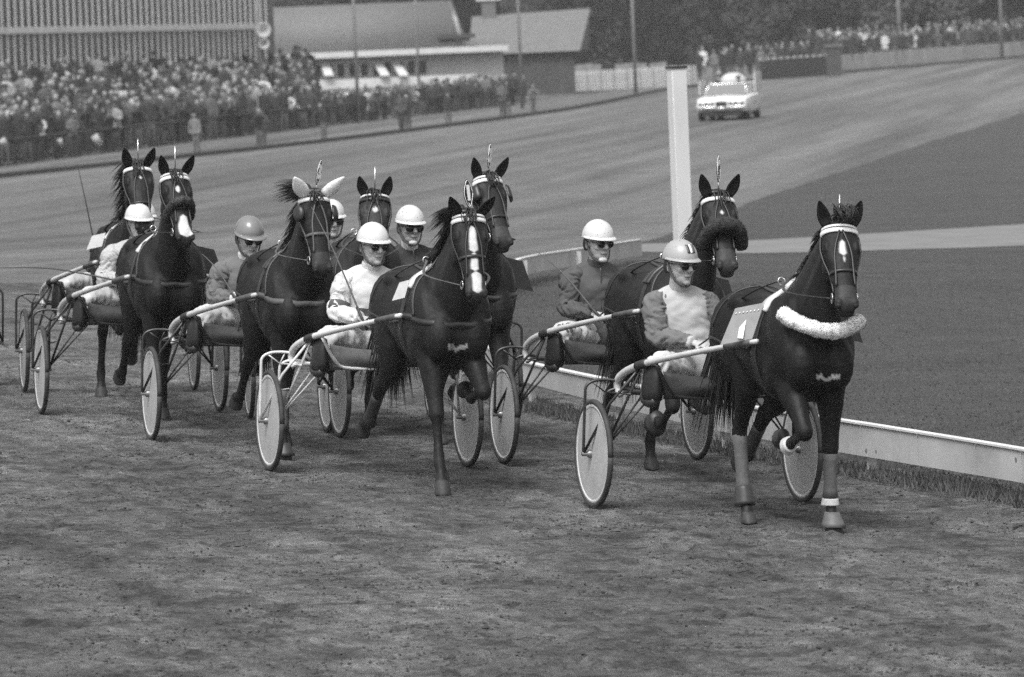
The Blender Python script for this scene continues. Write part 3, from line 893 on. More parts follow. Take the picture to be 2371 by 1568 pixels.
def build_sulky(mat4, label, shaft='shaft_light', frame='frame_dark', apron='apron_dark', tip=1.98, seed=1):
    root = empty('racing_sulky', mat4, label, 'sulky', 'racing sulkies')
    rnd = random.Random(seed)
    for q in (-1, 1):
        c = Vector((0, q * HALF, WR))
        mb = MB(); ax = Vector((0, 1, 0))
        mb.lathe([(.002, .020), (.06, .020), (.315, .010), (.322, .006), (.322, -.006), (.315, -.010), (.06, -.020), (.002, -.020)], (0, 0, 0), ax, n=40)
        wh = sharp(obj('wheel', mb, 'disc', root, loc=c), 25)
        mb = MB(); P = [Vector((math.cos(2 * math.pi * k / 48), 0, math.sin(2 * math.pi * k / 48))) * (WR - .020) for k in range(49)]
        mb.tube(P, .020, n=10, up=(0, 1, 0)); obj('tyre', mb, 'tyre', wh)
        mb = MB()
        mb.lathe([(.318, .013), (.340, .014), (.343, .0), (.340, -.014), (.318, -.013), (.312, 0), (.318, .013)], (0, 0, 0), ax, n=48); obj('rim', mb, 'rim', wh)
        mb = MB(); mb.lathe([(.016, -.085), (.016, -.05), (.030, -.04), (.024, 0), (.030, .04), (.016, .05), (.016, .085)], (0, 0, 0), ax, n=14); obj('hub', mb, 'frame_grey', wh)
        # shaft with its cane-like rear hook
        P = [(tip, q * .325, 1.25), (1.30, q * .41, 1.155), (.72, q * .51, 1.065), (.40, q * .57, 1.005), (.18, q * .60, .945), (.065, q * .612, .885), (.05, q * .612, .825), (.085, q * .60, .775)]
        mb = MB(); mb.tube(P, [.016, .019, .022, .025, .027, .027, .025, .021], n=12, smooth=6); sh = obj('shaft', mb, shaft, root)
        mb = MB(); PP = bez([tuple(p) for p in P], 6)
        mb.tube(PP[16:20], .030, n=12); obj('shaft_wrap', mb, 'tape', sh)
        mb = MB(); mb.tube(PP[1:5], .0235, n=12); obj('shaft_wrap', mb, 'leather_grey', sh)
        # outer fork, inner fork, stays, truss
        oy, iy = HALF + .075, HALF - .065
        mb = MB(); mb.tube([(.075, q * .60, .875), (.05, q * .68, .885), (.04, q * (oy - .07), .880), (.035, q * (oy - .01), .845), (.03, q * oy, .76), (.0, q * oy, WR)], .0105, n=10, smooth=5); obj('outer_fork', mb, frame, root)
        mb = MB(); mb.tube([(.075, q * .52, .81), (.06, q * .60, .825), (.04, q * (iy - .02), .80), (.03, q * iy, .73), (.0, q * iy, WR)], .011, n=10, smooth=5); obj('inner_fork', mb, frame, root)
        mb = MB(); mb.tube([(.36, q * .565, .975), (.20, q * .72, .73), (.0, q * oy, WR)], .0105, n=8); obj('front_stay', mb, frame, root)
        mb = MB(); mb.tube([(.36, q * .555, .965), (.0, q * iy, WR)], .010, n=8); obj('inner_stay', mb, frame, root)
        for y0 in (.34, .42):
            mb = MB(); mb.tube([(.06, q * y0, .795), (.0, q * iy, WR + .02)], .0075, n=6); obj('seat_stay', mb, frame, root)
        for a, b in (((.05, q * .66, .882), (.045, q * .70, .80)), ((.04, q * (oy - .05), .868), (.045, q * .70, .80)), ((.05, q * .70, .80), (.30, q * .60, .80))):
            mb = MB(); mb.tube([a, b], .0055, n=6); obj('truss_rod', mb, frame, root)
        mb = MB(); mb.tube([(.02, q * iy, .60), (.16, q * .66, .62)], .005, n=6); obj('truss_rod', mb, frame, root)
        # leather foot cup below the shaft
        mb = MB(); rr = []
        for z, a, b in ((1.010, .10, .030), (1.0, .12, .042), (.92, .125, .056), (.83, .125, .066), (.775, .115, .062), (.757, .085, .045)):
            cc = Vector((.45, q * .50, z)); rr.append([cc + Vector((a * math.cos(2 * math.pi * j / 16), b * math.sin(2 * math.pi * j / 16), 0)) for j in range(16)])
        mb.loft(rr); obj('foot_cup', mb, 'seat_pad', root)
    mb = MB(); mb.tube([(.07, -.62, .80), (.07, -.3, .79), (.07, .3, .79), (.07, .62, .80)], .017, n=10, smooth=3); obj('cross_bar', mb, frame, root)
    mb = MB(); mb.tube([(.62, -.53, 1.02), (.56, -.42, .85), (.52, -.28, .785), (.52, .28, .785), (.56, .42, .85), (.62, .53, 1.02)], .012, n=8, smooth=4); obj('cross_arch', mb, frame, root)
    mb = MB(); mb.tube([(.07, -.16, .80), (.5, -.20, .79)], .010, n=8); mb.tube([(.07, .16, .80), (.5, .20, .79)], .010, n=8); obj('seat_rail', mb, frame, root)
    mb = MB()
    for i in range(7):
        pass
    rr = []
    for x, w, z, th in ((-.20, .15, .86, .02), (-.19, .17, .862, .035), (-.05, .20, .855, .04), (.10, .17, .845, .035), (.16, .10, .835, .02)):
        rr.append([Vector((x, w * math.cos(a), z + th * math.sin(a))) for a in [2 * math.pi * k / 16 for k in range(16)]])
    mb.loft(rr); obj('seat', mb, 'seat_pad', root)
    # canvas apron sagging in front of the driver
    mb = MB(); nx, nz = 14, 7; top = []; V_ = []
    for s_, off in ((0, 0), (1, .006)):
        for j in range(nz + 1):
            for i in range(nx + 1):
                u, w = i / nx * 2 - 1, j / nz
                z = (.965 - .05 * (1 - u * u)) * (1 - w) + .775 * w
                x = .50 + .06 * (1 - u * u) * math.sin(w * math.pi) + .012 * noise.noise(Vector((u * 2.5, w * 3, seed))) + off
                V_.append(Vector((x, u * .44, z)))
    fc = []; n1 = (nx + 1) * (nz + 1)
    for j in range(nz):
        for i in range(nx):
            a = j * (nx + 1) + i
            fc.append((a, a + 1, a + nx + 2, a + nx + 1)); fc.append((n1 + a, n1 + a + nx + 1, n1 + a + nx + 2, n1 + a + 1))
    for i in range(nx):
        fc.append((i, n1 + i, n1 + i + 1, i + 1)); a = nz * (nx + 1) + i; fc.append((a, a + 1, n1 + a + 1, n1 + a))
    for j in range(nz):
        a = j * (nx + 1); fc.append((a, a + nx + 1, n1 + a + nx + 1, n1 + a)); a += nx; fc.append((a, n1 + a, n1 + a + nx + 1, a + nx + 1))
    mb.add(V_, fc); obj('apron', mb, apron, root)
    return root
# ================================================================== DRIVERS
def skin_mat():
    m_, nt, b = new_mat('skin')
    add_noise(nt, b, 0.36, 0.22, 30.0, bump=0.25, bump_scale=160, bump_dist=0.003)
    b.inputs['Roughness'].default_value = 0.5
    return m_
M['skin'] = skin_mat()
M['lips'] = simple('lips', 0.12, 0.5, amt=0.1)
M['brow_hair'] = simple('dark_hair', 0.02, 0.6, amt=0.3, scale=40)
M['lens'] = simple('dark_lens', 0.010, 0.08, amt=0)
M['glass_frame'] = simple('spectacle_frame', 0.05, 0.3, amt=0)
def cloth(name, v, amt=.15):
    """woven cloth with soft drag folds"""
    m_, nt, b = new_mat(name)
    b.inputs['Roughness'].default_value = .88; b.inputs['Specular IOR Level'].default_value = .2
    add_noise(nt, b, v, amt, 9.0)
    tc = N(nt, 'ShaderNodeTexCoord'); mp = N(nt, 'ShaderNodeMapping'); mp.inputs['Rotation'].default_value = (.5, .6, .3); mp.inputs['Scale'].default_value = (1.0, .45, 1.6)
    nt.links.new(tc.outputs['Object'], mp.inputs[0])
    n1 = N(nt, 'ShaderNodeTexNoise', Scale=6.0, Detail=1.0, Distortion=.3); n2 = N(nt, 'ShaderNodeTexNoise', Scale=220.0, Detail=2.0)
    nt.links.new(mp.outputs[0], n1.inputs['Vector']); nt.links.new(tc.outputs['Object'], n2.inputs['Vector'])
    b1 = N(nt, 'ShaderNodeBump', Strength=.35, Distance=.05); b2 = N(nt, 'ShaderNodeBump', Strength=.3, Distance=.002)
    nt.links.new(n1.outputs[0], b1.inputs['Height']); nt.links.new(n2.outputs[0], b2.inputs['Height']); nt.links.new(b1.outputs[0], b2.inputs['Normal']); nt.links.new(b2.outputs[0], b.inputs['Normal'])
    return m_
for nm, v in (('cloth_white', .52), ('cloth_light', .36), ('cloth_pale', .37), ('cloth_grey', .125), ('cloth_midgrey', .075), ('cloth_dark', .035), ('cloth_black', .018), ('cloth_cream', .6)):
    M[nm] = cloth(nm, v)
M['trouser_white'] = cloth('white_trousers', .46, .2)
M['trouser_mud'] = spotted('mud_splashed_trousers', .46, .07, .85, .42, 14)
M['helmet_white'] = simple('white_helmet', .52, .35, amt=.08, scale=20)
M['helmet_mud'] = spotted('white_helmet_with_mud', .50, .12, .35, .24, 34)
M['helmet_pale'] = spotted('pale_grey_helmet', .30, .16, .35, .16, 18)
M['helmet_grey'] = spotted('grey_helmet', .16, .35, .22, .14, 16)
M['helmet_inside'] = simple('helmet_lining', .02, .8, amt=.2)
M['stripe_dark'] = simple('dark_stripe', .05, .4, amt=0)
M['boot_leather'] = simple('muddy_boot', .03, .45, amt=.4, scale=14)
M['glove'] = simple('pale_glove', .30, .7, amt=.2, scale=30)
def hand_shape(mb, wrist, dirv, palm_n, sy, s=1.0):
    """closed hand: palm, four curled fingers of different length, thumb from the side of the palm"""
    dirv = Vector(dirv).normalized(); pn = Vector(palm_n); pn = (pn - dirv * pn.dot(dirv)).normalized()
    ac = dirv.cross(pn).normalized() * sy
    w = Vector(wrist)
    mb.tube([w - dirv * .02, w + dirv * .02, w + dirv * .055, w + dirv * .085], [(.028 * s, .022 * s), (.034 * s, .018 * s), (.042 * s, .017 * s), (.040 * s, .013 * s)], n=10, up=tuple(pn))
    for k, L in enumerate((.86, 1.0, .95, .76)):
        b = w + dirv * (.082 - .004 * abs(k - 1.3)) + ac * (.031 - .0205 * k)
        l = .030 * L
        mb.tube([b, b + dirv * l * .8 + pn * l * .25, b + dirv * l * .95 + pn * l * 1.15, b + dirv * l * .15 + pn * l * 1.65, b - dirv * l * .45 + pn * l * 1.35], [.0098, .0095, .009, .0085, .006], n=8, smooth=2)
    t = w + dirv * .025 + ac * .034
    mb.tube([t, t + ac * .020 + dirv * .022 + pn * .010, t + ac * .010 + dirv * .048 + pn * .026, t - ac * .008 + dirv * .062 + pn * .034], [.013, .0115, .0105, .007], n=8, smooth=2)
def cloth_tube(mb, pts, rads, n, smooth, amp, freq, seed, twist=1.4):
    """a garment tube with pulled, uneven creases running across it"""
    o = len(mb.v); mb.tube(pts, rads, n=n, smooth=smooth)
    m_ = (len(mb.v) - o) // n
    cs = [sum((mb.v[o + i * n + k] for k in range(n)), Vector()) / n for i in range(m_)]
    s_ = 0.0
    for i in range(m_):
        if i: s_ += (cs[i] - cs[i - 1]).length
        for k in range(n):
            ph = 2 * math.pi * k / n
            v = mb.v[o + i * n + k]; rd = v - cs[i]
            q = Vector((s_ * freq + twist * math.sin(ph + seed), math.cos(ph) * .9, math.sin(ph) * .9 + seed * 3.1))
            f = .25 - 1.6 * max(0, 1 - 5.5 * abs(noise.noise(q))); g = noise.noise(q * 1.7 + Vector((9, 0, 0)))
            e = min(1, i / 4, (m_ - 1 - i) / 3)
            mb.v[o + i * n + k] = v + rd.normalized() * amp * (f * .75 + g * 1.1) * e
def build_driver(mat4, label, helmet='helmet_white', vest='cloth_white', sleeve='cloth_white', trousers='trouser_white', collar='cloth_white',
                 look=0.0, nod=6.0, lean=0.0, forward=0.0, eyewear='sunglasses', emblem=False, band=None, peak=.030, chin='strap', hands=None, twist=0.0, drop=0.0, arm=0.0):
    """look: turn of the head to the driver's left (deg); forward: metres the shoulders lean ahead; lean: sideways"""
    root = empty('person', mat4, label, 'driver', 'sulky drivers')
    P = Vector((-.07, 0, .955))
    W_ = Vector((-.10 + forward * .4, lean * .35, 1.12 - drop * .5)); C_ = Vector((-.11 + forward * .8, lean * .75, 1.30 - drop)); S_ = Vector((-.11 + forward, lean, 1.425 - drop))
    NK = S_ + Vector((.025, lean * .2, .085)); 
    def limbs(mb, grow, what):
        if 'torso' in what:
            mb.tube([P - Vector((0, 0, .075)), P, W_, C_, S_, S_ + Vector((.01, 0, .075))], [(.150 + grow, .105 + grow), (.170 + grow, .120 + grow), (.158 + grow, .112 + grow), (.188 + grow, .124 + grow), (.178 + grow, .098 + grow), (.075 + grow, .062 + grow)], n=36, smooth=9, up=(1, 0, 0))
        for q in (1, -1):
            if 'arm' in what:
                sh, el, wr = arms[q]
                k = 1 + arm
                mb.tube([sh + Vector((0, -q * .05, .0)), sh, sh.lerp(el, .5), el, el.lerp(wr, .3), wr], [.058 + grow, .062 + grow * 1.2, .050 + grow * 1.4, .042 + grow * 1.6, .040 + grow * 1.5, .028 + grow], n=14, smooth=4)
            if 'leg' in what:
                hp, kn, an = Vector((-.05, q * .095, .945)), Vector((.30, q * .40, 1.00)), Vector((.36, q * .50, .815))
                mb.tube([P.lerp(hp, .6), hp, hp.lerp(kn, .5), kn, kn.lerp(an, .5), an], [.10 + grow, .095 + grow, .082 + grow, .066 + grow, .060 + grow, .042 + grow], n=14, smooth=4)
    hd_ = hands or ((.20, .115, 1.135), (.20, -.115, 1.135))
    arms = {}
    for q, hpos in ((1, hd_[0]), (-1, hd_[1])):
        sh = S_ + Vector((0, q * .185, -.015)); wr = Vector(hpos)
        el = sh.lerp(wr, .5) + Vector((-.08, q * .10, -.10))
        arms[q] = (sh, el, wr)
    body = MB(); body_f = MB()
    limbs(body, -.022, ('torso', 'arm', 'leg'))
    body.tube([S_ + Vector((0, 0, .02)), NK, NK + Vector((.02, 0, .07))], [.062, .056, .058], n=14, smooth=2)
    for q in (1, -1):
        sh, el, wr = arms[q]
        hand_shape(body_f, wr, (wr - el).normalized() + Vector((0, -q * .25, -.1)), Vector((0, -q * .55, -1)), q)
        an = Vector((.36, q * .50, .815))
        body.tube([an, an + Vector((.03, q * .01, -.05)), an + Vector((.13, q * .015, -.055)), an + Vector((.17, q * .015, -.05))], [.04, .038, .034, .02], n=10, smooth=2)
    # head
    hl, nd = R(look), R(nod)
    Hc = NK + Vector((.026, lean * .12, .022))           # chin level, centre of neck
    HS = 1.20
    HQ = Matrix.Rotation(hl, 3, 'Z') @ Matrix.Rotation(nd, 3, 'Y') @ Matrix.Rotation(R(twist), 3, 'X')
    hp = lambda x, y, z: Hc + HQ @ Vector((x * HS, y * HS, z * HS))
    def E(x, y, z, a, b, c): body_h.ell(hp(x, y, z), (a * HS, b * HS, c * HS), HQ, seg=16, rings=12)
    body_h = MB()
    E(-.005, 0, .150, .094, .075, .088)
    E(.020, 0, .085, .070, .064, .080)
    E(.036, 0, .040, .052, .048, .045)
    E(.074, 0, .016, .018, .024, .017)
    E(.060, .036, .092, .024, .024, .024); E(.060, -.036, .092, .024, .024, .024)
    E(.070, 0, .138, .020, .056, .014)
    body_h.tube([hp(.080, 0, .132), hp(.096, 0, .112), hp(.110, 0, .092), hp(.094, 0, .082)], [.010, .0125, .017, .012], n=10, smooth=2)
    E(.094, .011, .086, .009, .009, .008); E(.094, -.011, .086, .009, .009, .008)
    E(.082, 0, .056, .012, .025, .0075); E(.081, 0, .044, .012, .022, .008)
    for q in (1, -1): E(-.004, q * .076, .098, .017, .009, .031)
    body_h.tube([NK - Vector((0, 0, .03)), NK, hp(-.012, 0, .04), hp(-.015, 0, .10)], [.062, .056, .056, .055], n=14, smooth=2)
    b1 = remeshed(body, .014, smooth=2); b2 = remeshed(body_h, .0062, smooth=2); b3 = remeshed(body_f, .0042, smooth=1)
    bm = bmesh.new(); bm.from_mesh(b1); bm.from_mesh(b2); bm.from_mesh(b3)
    me = bpy.data.meshes.new('person_body'); bm.to_mesh(me); bm.free()
    bpy.data.meshes.remove(b1); bpy.data.meshes.remove(b3); bpy.data.meshes.remove(b2)
    me.polygons.foreach_set('use_smooth', [True] * len(me.polygons))
    obj('body', me, 'skin', root)
    # lips, hair at the temples
    mb = MB(); mb.tube([hp(.082, -.024, .050), hp(.0935, 0, .0505), hp(.082, .024, .050)], [(.004, .004), (.006, .005), (.004, .004)], n=6, smooth=3); obj('mouth', mb, 'lips', root)
    mb = MB()
    for q in (1, -1): mb.ell(hp(-.035, q * .064, .10), (.045, .018, .055), HQ)
    mb.ell(hp(-.070, 0, .095), (.035, .058, .055), HQ)
    obj('hair', mb, 'brow_hair', root)
    # clothes
    def crumple(mb, amp, f=11.0, sd=0.0):
        for v in mb.v:
            n_ = noise.noise_vector(v * f + Vector((sd, 0, 0))) * .6 + noise.noise_vector(v * f * 2.3) * .4
            v += n_ * amp
    mb = MB(); limbs(mb, .014, ('torso',))
    for q in (1, -1): mb.tube([NK + Vector((-.02, q * .02, -.03)), S_.lerp(arms[q][0], .5) + Vector((0, 0, .035)), arms[q][0] + Vector((0, -q * .02, -.005))], [.055, .062, .070], n=12, smooth=3)
    for v in mb.v:
        q_ = Vector((v.z * 13 + abs(v.y) * 9 + look, v.y * 4, v.x * 4)); v += Vector((1, .3, 0)) * (-.012 * max(0, 1 - 5 * abs(noise.noise(q_))) + .009 * noise.noise(q_ * 1.6)) * (1 if v.x > S_.x - .02 else .3)
    tor = remeshed(mb, .013, smooth=1)
    if band:
        tor.materials.append(M[vest]); tor.materials.append(M[band])
        for p in tor.polygons: p.material_index = 1 if 1.03 < p.center.z < 1.20 - drop else 0
        obj('jacket', tor, None, root)
    else: obj('jacket', tor, vest, root)
    for q in (1, -1):
        sh, el, wr = arms[q]
        g = .020
        mb = MB()
        PT = [sh + Vector((.0, -q * .085, .012)), sh + Vector((0, -q * .012, -.018)), sh.lerp(el, .28) + Vector((0, q * .008, 0)), sh.lerp(el, .6), el, el.lerp(wr, .35), el.lerp(wr, .9)]
        cloth_tube(mb, PT, [.066, .088, .086, .076, .073, .066, .047], 36, 14, .014, 19, q * 2 + look + 7)
        sl = obj('sleeve', mb, sleeve, root)
        mb = MB(); e1, e2 = el.lerp(wr, .84), el.lerp(wr, .95); mb.tube([e1, e1.lerp(e2, .5), e2], [.047, .049, .046], n=16); obj('cuff', mb, collar, sl)
        if band:
            a, b = el.lerp(sh, .30), el.lerp(sh, .05)
            mb = MB(); mb.tube([a, a.lerp(b, .5), b], [.080, .080, .078], n=18); obj('arm_band', mb, band, sl)
        mb = MB(); hp2, kn, an = Vector((-.05, q * .095, .945)), Vector((.30, q * .40, 1.00)), Vector((.36, q * .50, .815))
        cloth_tube(mb, [P.lerp(hp2, .4), hp2, hp2.lerp(kn, .5), kn, kn.lerp(an, .45), an.lerp(kn, .1)], [.118, .118, .100, .084, .076, .060], 30, 11, .015, 14, q * 3 + look)
        obj('trouser_leg', mb, trousers, root)
        mb = MB(); mb.tube([an.lerp(kn, .25), an, an + Vector((.02, q * .01, -.045)), an + Vector((.11, q * .015, -.055)), an + Vector((.19, q * .015, -.05))], [.056, .052, .050, .044, .024], n=12, smooth=3); obj('boot', mb, 'boot_leather', root)
    mb = MB(); mb.tube([S_ + Vector((.004, 0, .035)), NK + Vector((.002, 0, -.005)), NK + Vector((.012, 0, .030 if chin != 'turtle' else .055))], [.062, .070, .068], n=18, smooth=3); crumple(mb, .003, 20)
    obj('collar', mb, collar, root)
    if chin != 'turtle' and not band:      # zip and collar points
        zp = [S_.lerp(W_, k) + Vector((.128 - .010 * abs(k - .3), lean * 0, .05 - .12 * k)) for k in (0, .25, .5, .75)]
        mb = MB(); mb.tube(zp, .005, n=5, smooth=3); obj('zip', mb, 'stripe_dark', root)
    # helmet
    mb = MB(); rr = []
    rx, ry, rz, z0 = .117, .096, .108, .150
    prof = [(0.0, 1.0), (.12, .995), (.3, .955), (.5, .868), (.68, .735), (.82, .57), (.92, .39), (.98, .2), (1.0, .02)]
    lip = lambda a: -.026 * max(0, -math.cos(a)) 
    for z, k in [(-.02, .97), (-.02, 1.0)] + prof:
        rr.append([hp(-.006 + rx * k * math.cos(a), ry * k * math.sin(a), z0 + rz * z + (lip(a) if z <= 0.0 else lip(a) * (1 - z) ** 2)) for a in [2 * math.pi * j / 32 for j in range(32)]])
    mb.loft(rr); hm = obj('helmet', mb, helmet, root)
    mb = MB(); rr = []
    for j in range(21):
        a = R(-100 + 200 * j / 20)
        ext = peak * max(0.12, math.cos(a * .85)) + .004
        c_, s_ = math.cos(a), math.sin(a)
        i0 = hp(-.006 + rx * .985 * c_, ry * .985 * s_, z0 - .002); o0 = hp(-.006 + (rx + ext) * c_, (ry + ext * .6) * s_, z0 - .010)
        n_ = HQ @ Vector((0, 0, .006)); rr.append([i0, o0, o0 + n_ * .7, i0 + n_ * 2.2])
    mb.loft(rr); obj('peak', mb, helmet, hm)
    if emblem:
        for k, (y0, mt) in enumerate(((.020, 'stripe_dark'), (.002, 'white_paint_digit'), (-.016, 'stripe_dark'))):
            mb = MB(); rr = []
            for j in range(9):
                el_ = R(22 + 28 * j / 8)
                rr.append([hp(-.006 + (rx + e) * math.cos(el_) * math.cos(math.asin((y0 + w) / ry)), (y0 + w) * 1.02, z0 + (rz + e) * math.sin(el_)) for w, e in ((-.0075, .001), (.0075, .001), (.0075, .004), (-.0075, .004))])
            mb.loft(rr); obj('helmet_stripe', mb, mt, hm)
    # chin strap
    mb = MB()
    mb.tube([hp(.0, .088, .125), hp(.020, .078, .07), hp(.052, .052, .015), hp(.074, 0, -.006), hp(.052, -.052, .015), hp(.020, -.078, .07), hp(.0, -.088, .125)], [(.0035, .010)] * 7, n=6, smooth=4)
    obj('chin_strap', mb, 'stripe_dark', hm)
    if chin == 'cup':
        mb = MB(); mb.ell(hp(.072, 0, .012), (.028, .036, .024), HQ); obj('chin_cup', mb, 'cloth_white', hm)
    # glasses
    if eyewear:
        dz = .113
        big = 1.25 if eyewear == 'goggles' else 1.0
        fr = MB()
        for q in (1, -1):
            pts = []
            for j in range(18):
                a = 2 * math.pi * j / 18
                y = .0335 + .026 * big * math.cos(a) * (1 if math.cos(a) * 1 > 0 else .92); z = .0195 * big * math.sin(a) * (1.1 if math.sin(a) < 0 else .9)
                pts.append((y, z))
            L = MB(); xx = lambda y: .103 - 2.6 * y * y
            o = [hp(xx(y), q * y, dz + z) for y, z in pts]; i_ = [hp(xx(y) - .004, q * y, dz + z) for y, z in pts]
            L.loft([i_, o]); 
            obj('lens', L, 'lens', root)
            fr.tube(o + [o[0]], .0022, n=5)
            fr.tube([hp(xx(.059), q * .059, dz + .008), hp(.05, q * .073, dz + .010), hp(-.01, q * .080, dz + .004)], .0025, n=5)
        fr.tube([hp(.104, -.010, dz + .004), hp(.107, 0, dz + .007), hp(.104, .010, dz + .004)], .0026, n=5)
        obj('spectacle_frame', fr, 'glass_frame', root)
    return dict(root=root, arms=arms)
# ================================================================== GROUND
def dirt_mat(name, near):
    m_, nt, b = new_mat(name)
    b.inputs['Roughness'].default_value = 0.95; b.inputs['Specular IOR Level'].default_value = 0.15
    tc = N(nt, 'ShaderNodeTexCoord')
    # harrow streaks follow the bend
    mp0 = N(nt, 'ShaderNodeMapping'); mp0.inputs['Rotation'].default_value = (0, 0, R(-82))
    mp = N(nt, 'ShaderNodeMapping'); mp.inputs['Scale'].default_value = (0.014, 0.55, 1)
    nt.links.new(tc.outputs['Object'], mp0.inputs[0]); nt.links.new(mp0.outputs[0], mp.inputs[0])
    st = N(nt, 'ShaderNodeTexNoise', Scale=1.0, Detail=5.0, Roughness=0.6, Distortion=.3); nt.links.new(mp.outputs[0], st.inputs['Vector'])
    big = N(nt, 'ShaderNodeTexNoise', Scale=0.9, Detail=6.0, Roughness=0.6); nt.links.new(tc.outputs['Object'], big.inputs['Vector'])
    fine = N(nt, 'ShaderNodeTexNoise', Scale=9.0, Detail=8.0, Roughness=0.75); nt.links.new(tc.outputs['Object'], fine.inputs['Vector'])
    v1 = N(nt, 'ShaderNodeMapRange'); nt.links.new(st.outputs[0], v1.inputs[0])
    for k, v in (('From Min', .3), ('From Max', .7), ('To Min', .62), ('To Max', 1.40)): v1.inputs[k].default_value = v
    v2 = N(nt, 'ShaderNodeMapRange'); nt.links.new(big.outputs[0], v2.inputs[0])
    for k, v in (('From Min', .3), ('From Max', .7), ('To Min', .72), ('To Max', 1.25)): v2.inputs[k].default_value = v
    v3 = N(nt, 'ShaderNodeMapRange'); nt.links.new(fine.outputs[0], v3.inputs[0])
    for k, v in (('From Min', .3), ('From Max', .7), ('To Min', .42 if near else .7), ('To Max', 1.6 if near else 1.3)): v3.inputs[k].default_value = v
    # base tone of the dirt: lighter on the near bend, darker towards the far straight
    sx = N(nt, 'ShaderNodeSeparateXYZ'); nt.links.new(tc.outputs['Object'], sx.inputs[0])
    dr = N(nt, 'ShaderNodeMapRange'); nt.links.new(sx.outputs['Y'], dr.inputs[0])
    for k, v in (('From Min', 38.), ('From Max', 110.), ('To Min', .150), ('To Max', .110)): dr.inputs[k].default_value = v
    dr.interpolation_type = 'SMOOTHSTEP'
    cur = dr.outputs[0]
    for v_ in (v1, v2, v3):
        mu = N(nt, 'ShaderNodeMath', operation='MULTIPLY'); nt.links.new(cur, mu.inputs[0]); nt.links.new(v_.outputs[0], mu.inputs[1]); cur = mu.outputs[0]
    if near:      # fine wheel and harrow lines along the direction of travel
        m5a = N(nt, 'ShaderNodeMapping'); m5a.inputs['Rotation'].default_value = (0, 0, R(-106)); m5 = N(nt, 'ShaderNodeMapping'); m5.inputs['Scale'].default_value = (.05, 3.4, 1)
        nt.links.new(tc.outputs['Object'], m5a.inputs[0]); nt.links.new(m5a.outputs[0], m5.inputs[0])
        n5 = N(nt, 'ShaderNodeTexNoise', Scale=1.0, Detail=4.0, Roughness=.6); nt.links.new(m5.outputs[0], n5.inputs['Vector'])
        v5 = N(nt, 'ShaderNodeMapRange'); nt.links.new(n5.outputs[0], v5.inputs[0])
        for k, v in (('From Min', .35), ('From Max', .65), ('To Min', .74), ('To Max', 1.26)): v5.inputs[k].default_value = v
        mu = N(nt, 'ShaderNodeMath', operation='MULTIPLY'); nt.links.new(cur, mu.inputs[0]); nt.links.new(v5.outputs[0], mu.inputs[1]); cur = mu.outputs[0]
        # damp dark clumps turned up by the hooves
        dmp = N(nt, 'ShaderNodeTexNoise', Scale=2.6, Detail=9.0, Roughness=.72); nt.links.new(tc.outputs['Object'], dmp.inputs['Vector'])
        v4 = N(nt, 'ShaderNodeMapRange'); nt.links.new(dmp.outputs[0], v4.inputs[0])
        for k, v in (('From Min', .50), ('From Max', .60), ('To Min', 1.06), ('To Max', .58)): v4.inputs[k].default_value = v
        mu = N(nt, 'ShaderNodeMath', operation='MULTIPLY'); nt.links.new(cur, mu.inputs[0]); nt.links.new(v4.outputs[0], mu.inputs[1]); cur = mu.outputs[0]
    nt.links.new(cur, b.inputs['Base Color'])
    h1 = N(nt, 'ShaderNodeBump', Strength=1.0, Distance=.10 if near else .04); nt.links.new(fine.outputs[0], h1.inputs['Height'])
    nt.links.new(h1.outputs[0], b.inputs['Normal'])
    return m_
M['dirt'] = dirt_mat('harrowed_track_dirt', False)
M['dirt_near'] = dirt_mat('churned_track_dirt', True)
M['clod'] = simple('dirt_clod', 0.060, .95, amt=.75, scale=3.0, spec=.1)
def grass_mat():
    m_, nt, b = new_mat('infield_turf')
    b.inputs['Roughness'].default_value = 0.95; b.inputs['Specular IOR Level'].default_value = .1
    mr = add_noise(nt, b, .072, .40, 5.0, detail=12, rough=.82, bump=1.0, bump_scale=14, bump_dist=.08)
    # worn and mown patches
    tc = N(nt, 'ShaderNodeTexCoord'); n2 = N(nt, 'ShaderNodeTexNoise', Scale=.6, Detail=7.0, Roughness=.6); nt.links.new(tc.outputs['Object'], n2.inputs['Vector'])
    m2 = N(nt, 'ShaderNodeMapRange'); nt.links.new(n2.outputs[0], m2.inputs[0])
    for k, v in (('From Min', .35), ('From Max', .65), ('To Min', .90), ('To Max', 1.12)): m2.inputs[k].default_value = v
    mu = N(nt, 'ShaderNodeMath', operation='MULTIPLY'); nt.links.new(mr.outputs[0], mu.inputs[0]); nt.links.new(m2.outputs[0], mu.inputs[1]); nt.links.new(mu.outputs[0], b.inputs['Base Color'])
    return m_
M['turf'] = grass_mat()
M['blade'] = simple('grass_blade', .06, .8, amt=.4, scale=3)
M['path'] = simple('sandy_path', .14, .95, amt=.25, scale=1.5, bump=.4, bump_scale=8)
def axis_samples(spans):
    out = []
    for a, b, st in spans:
        n = max(1, int(round((b - a) / st)))
        out += [a + (b - a) * i / n for i in range(n)]
    out.append(spans[-1][1])
    return out
def sheet(name, xs, ys, zf, mat_, kind='structure'):
    nx = len(xs)
    vv = [(x, y, zf(x, y)) for y in ys for x in xs]
    ff = [(j * nx + i, j * nx + i + 1, (j + 1) * nx + i + 1, (j + 1) * nx + i) for j in range(len(ys) - 1) for i in range(nx - 1)]
    me = bpy.data.meshes.new(name); me.from_pydata(vv, [], ff); me.update()
    me.polygons.foreach_set('use_smooth', [True] * len(ff))
    return tag(obj(name, me, mat_), kind=kind)
gx = axis_samples([(-600, -100, 50), (-100, -30, 10), (-30, 30, 2), (30, 100, 10), (100, 600, 50)])
gy = axis_samples([(-30, 20, 10), (20, 160, 2), (160, 300, 10), (300, 1600, 100)])
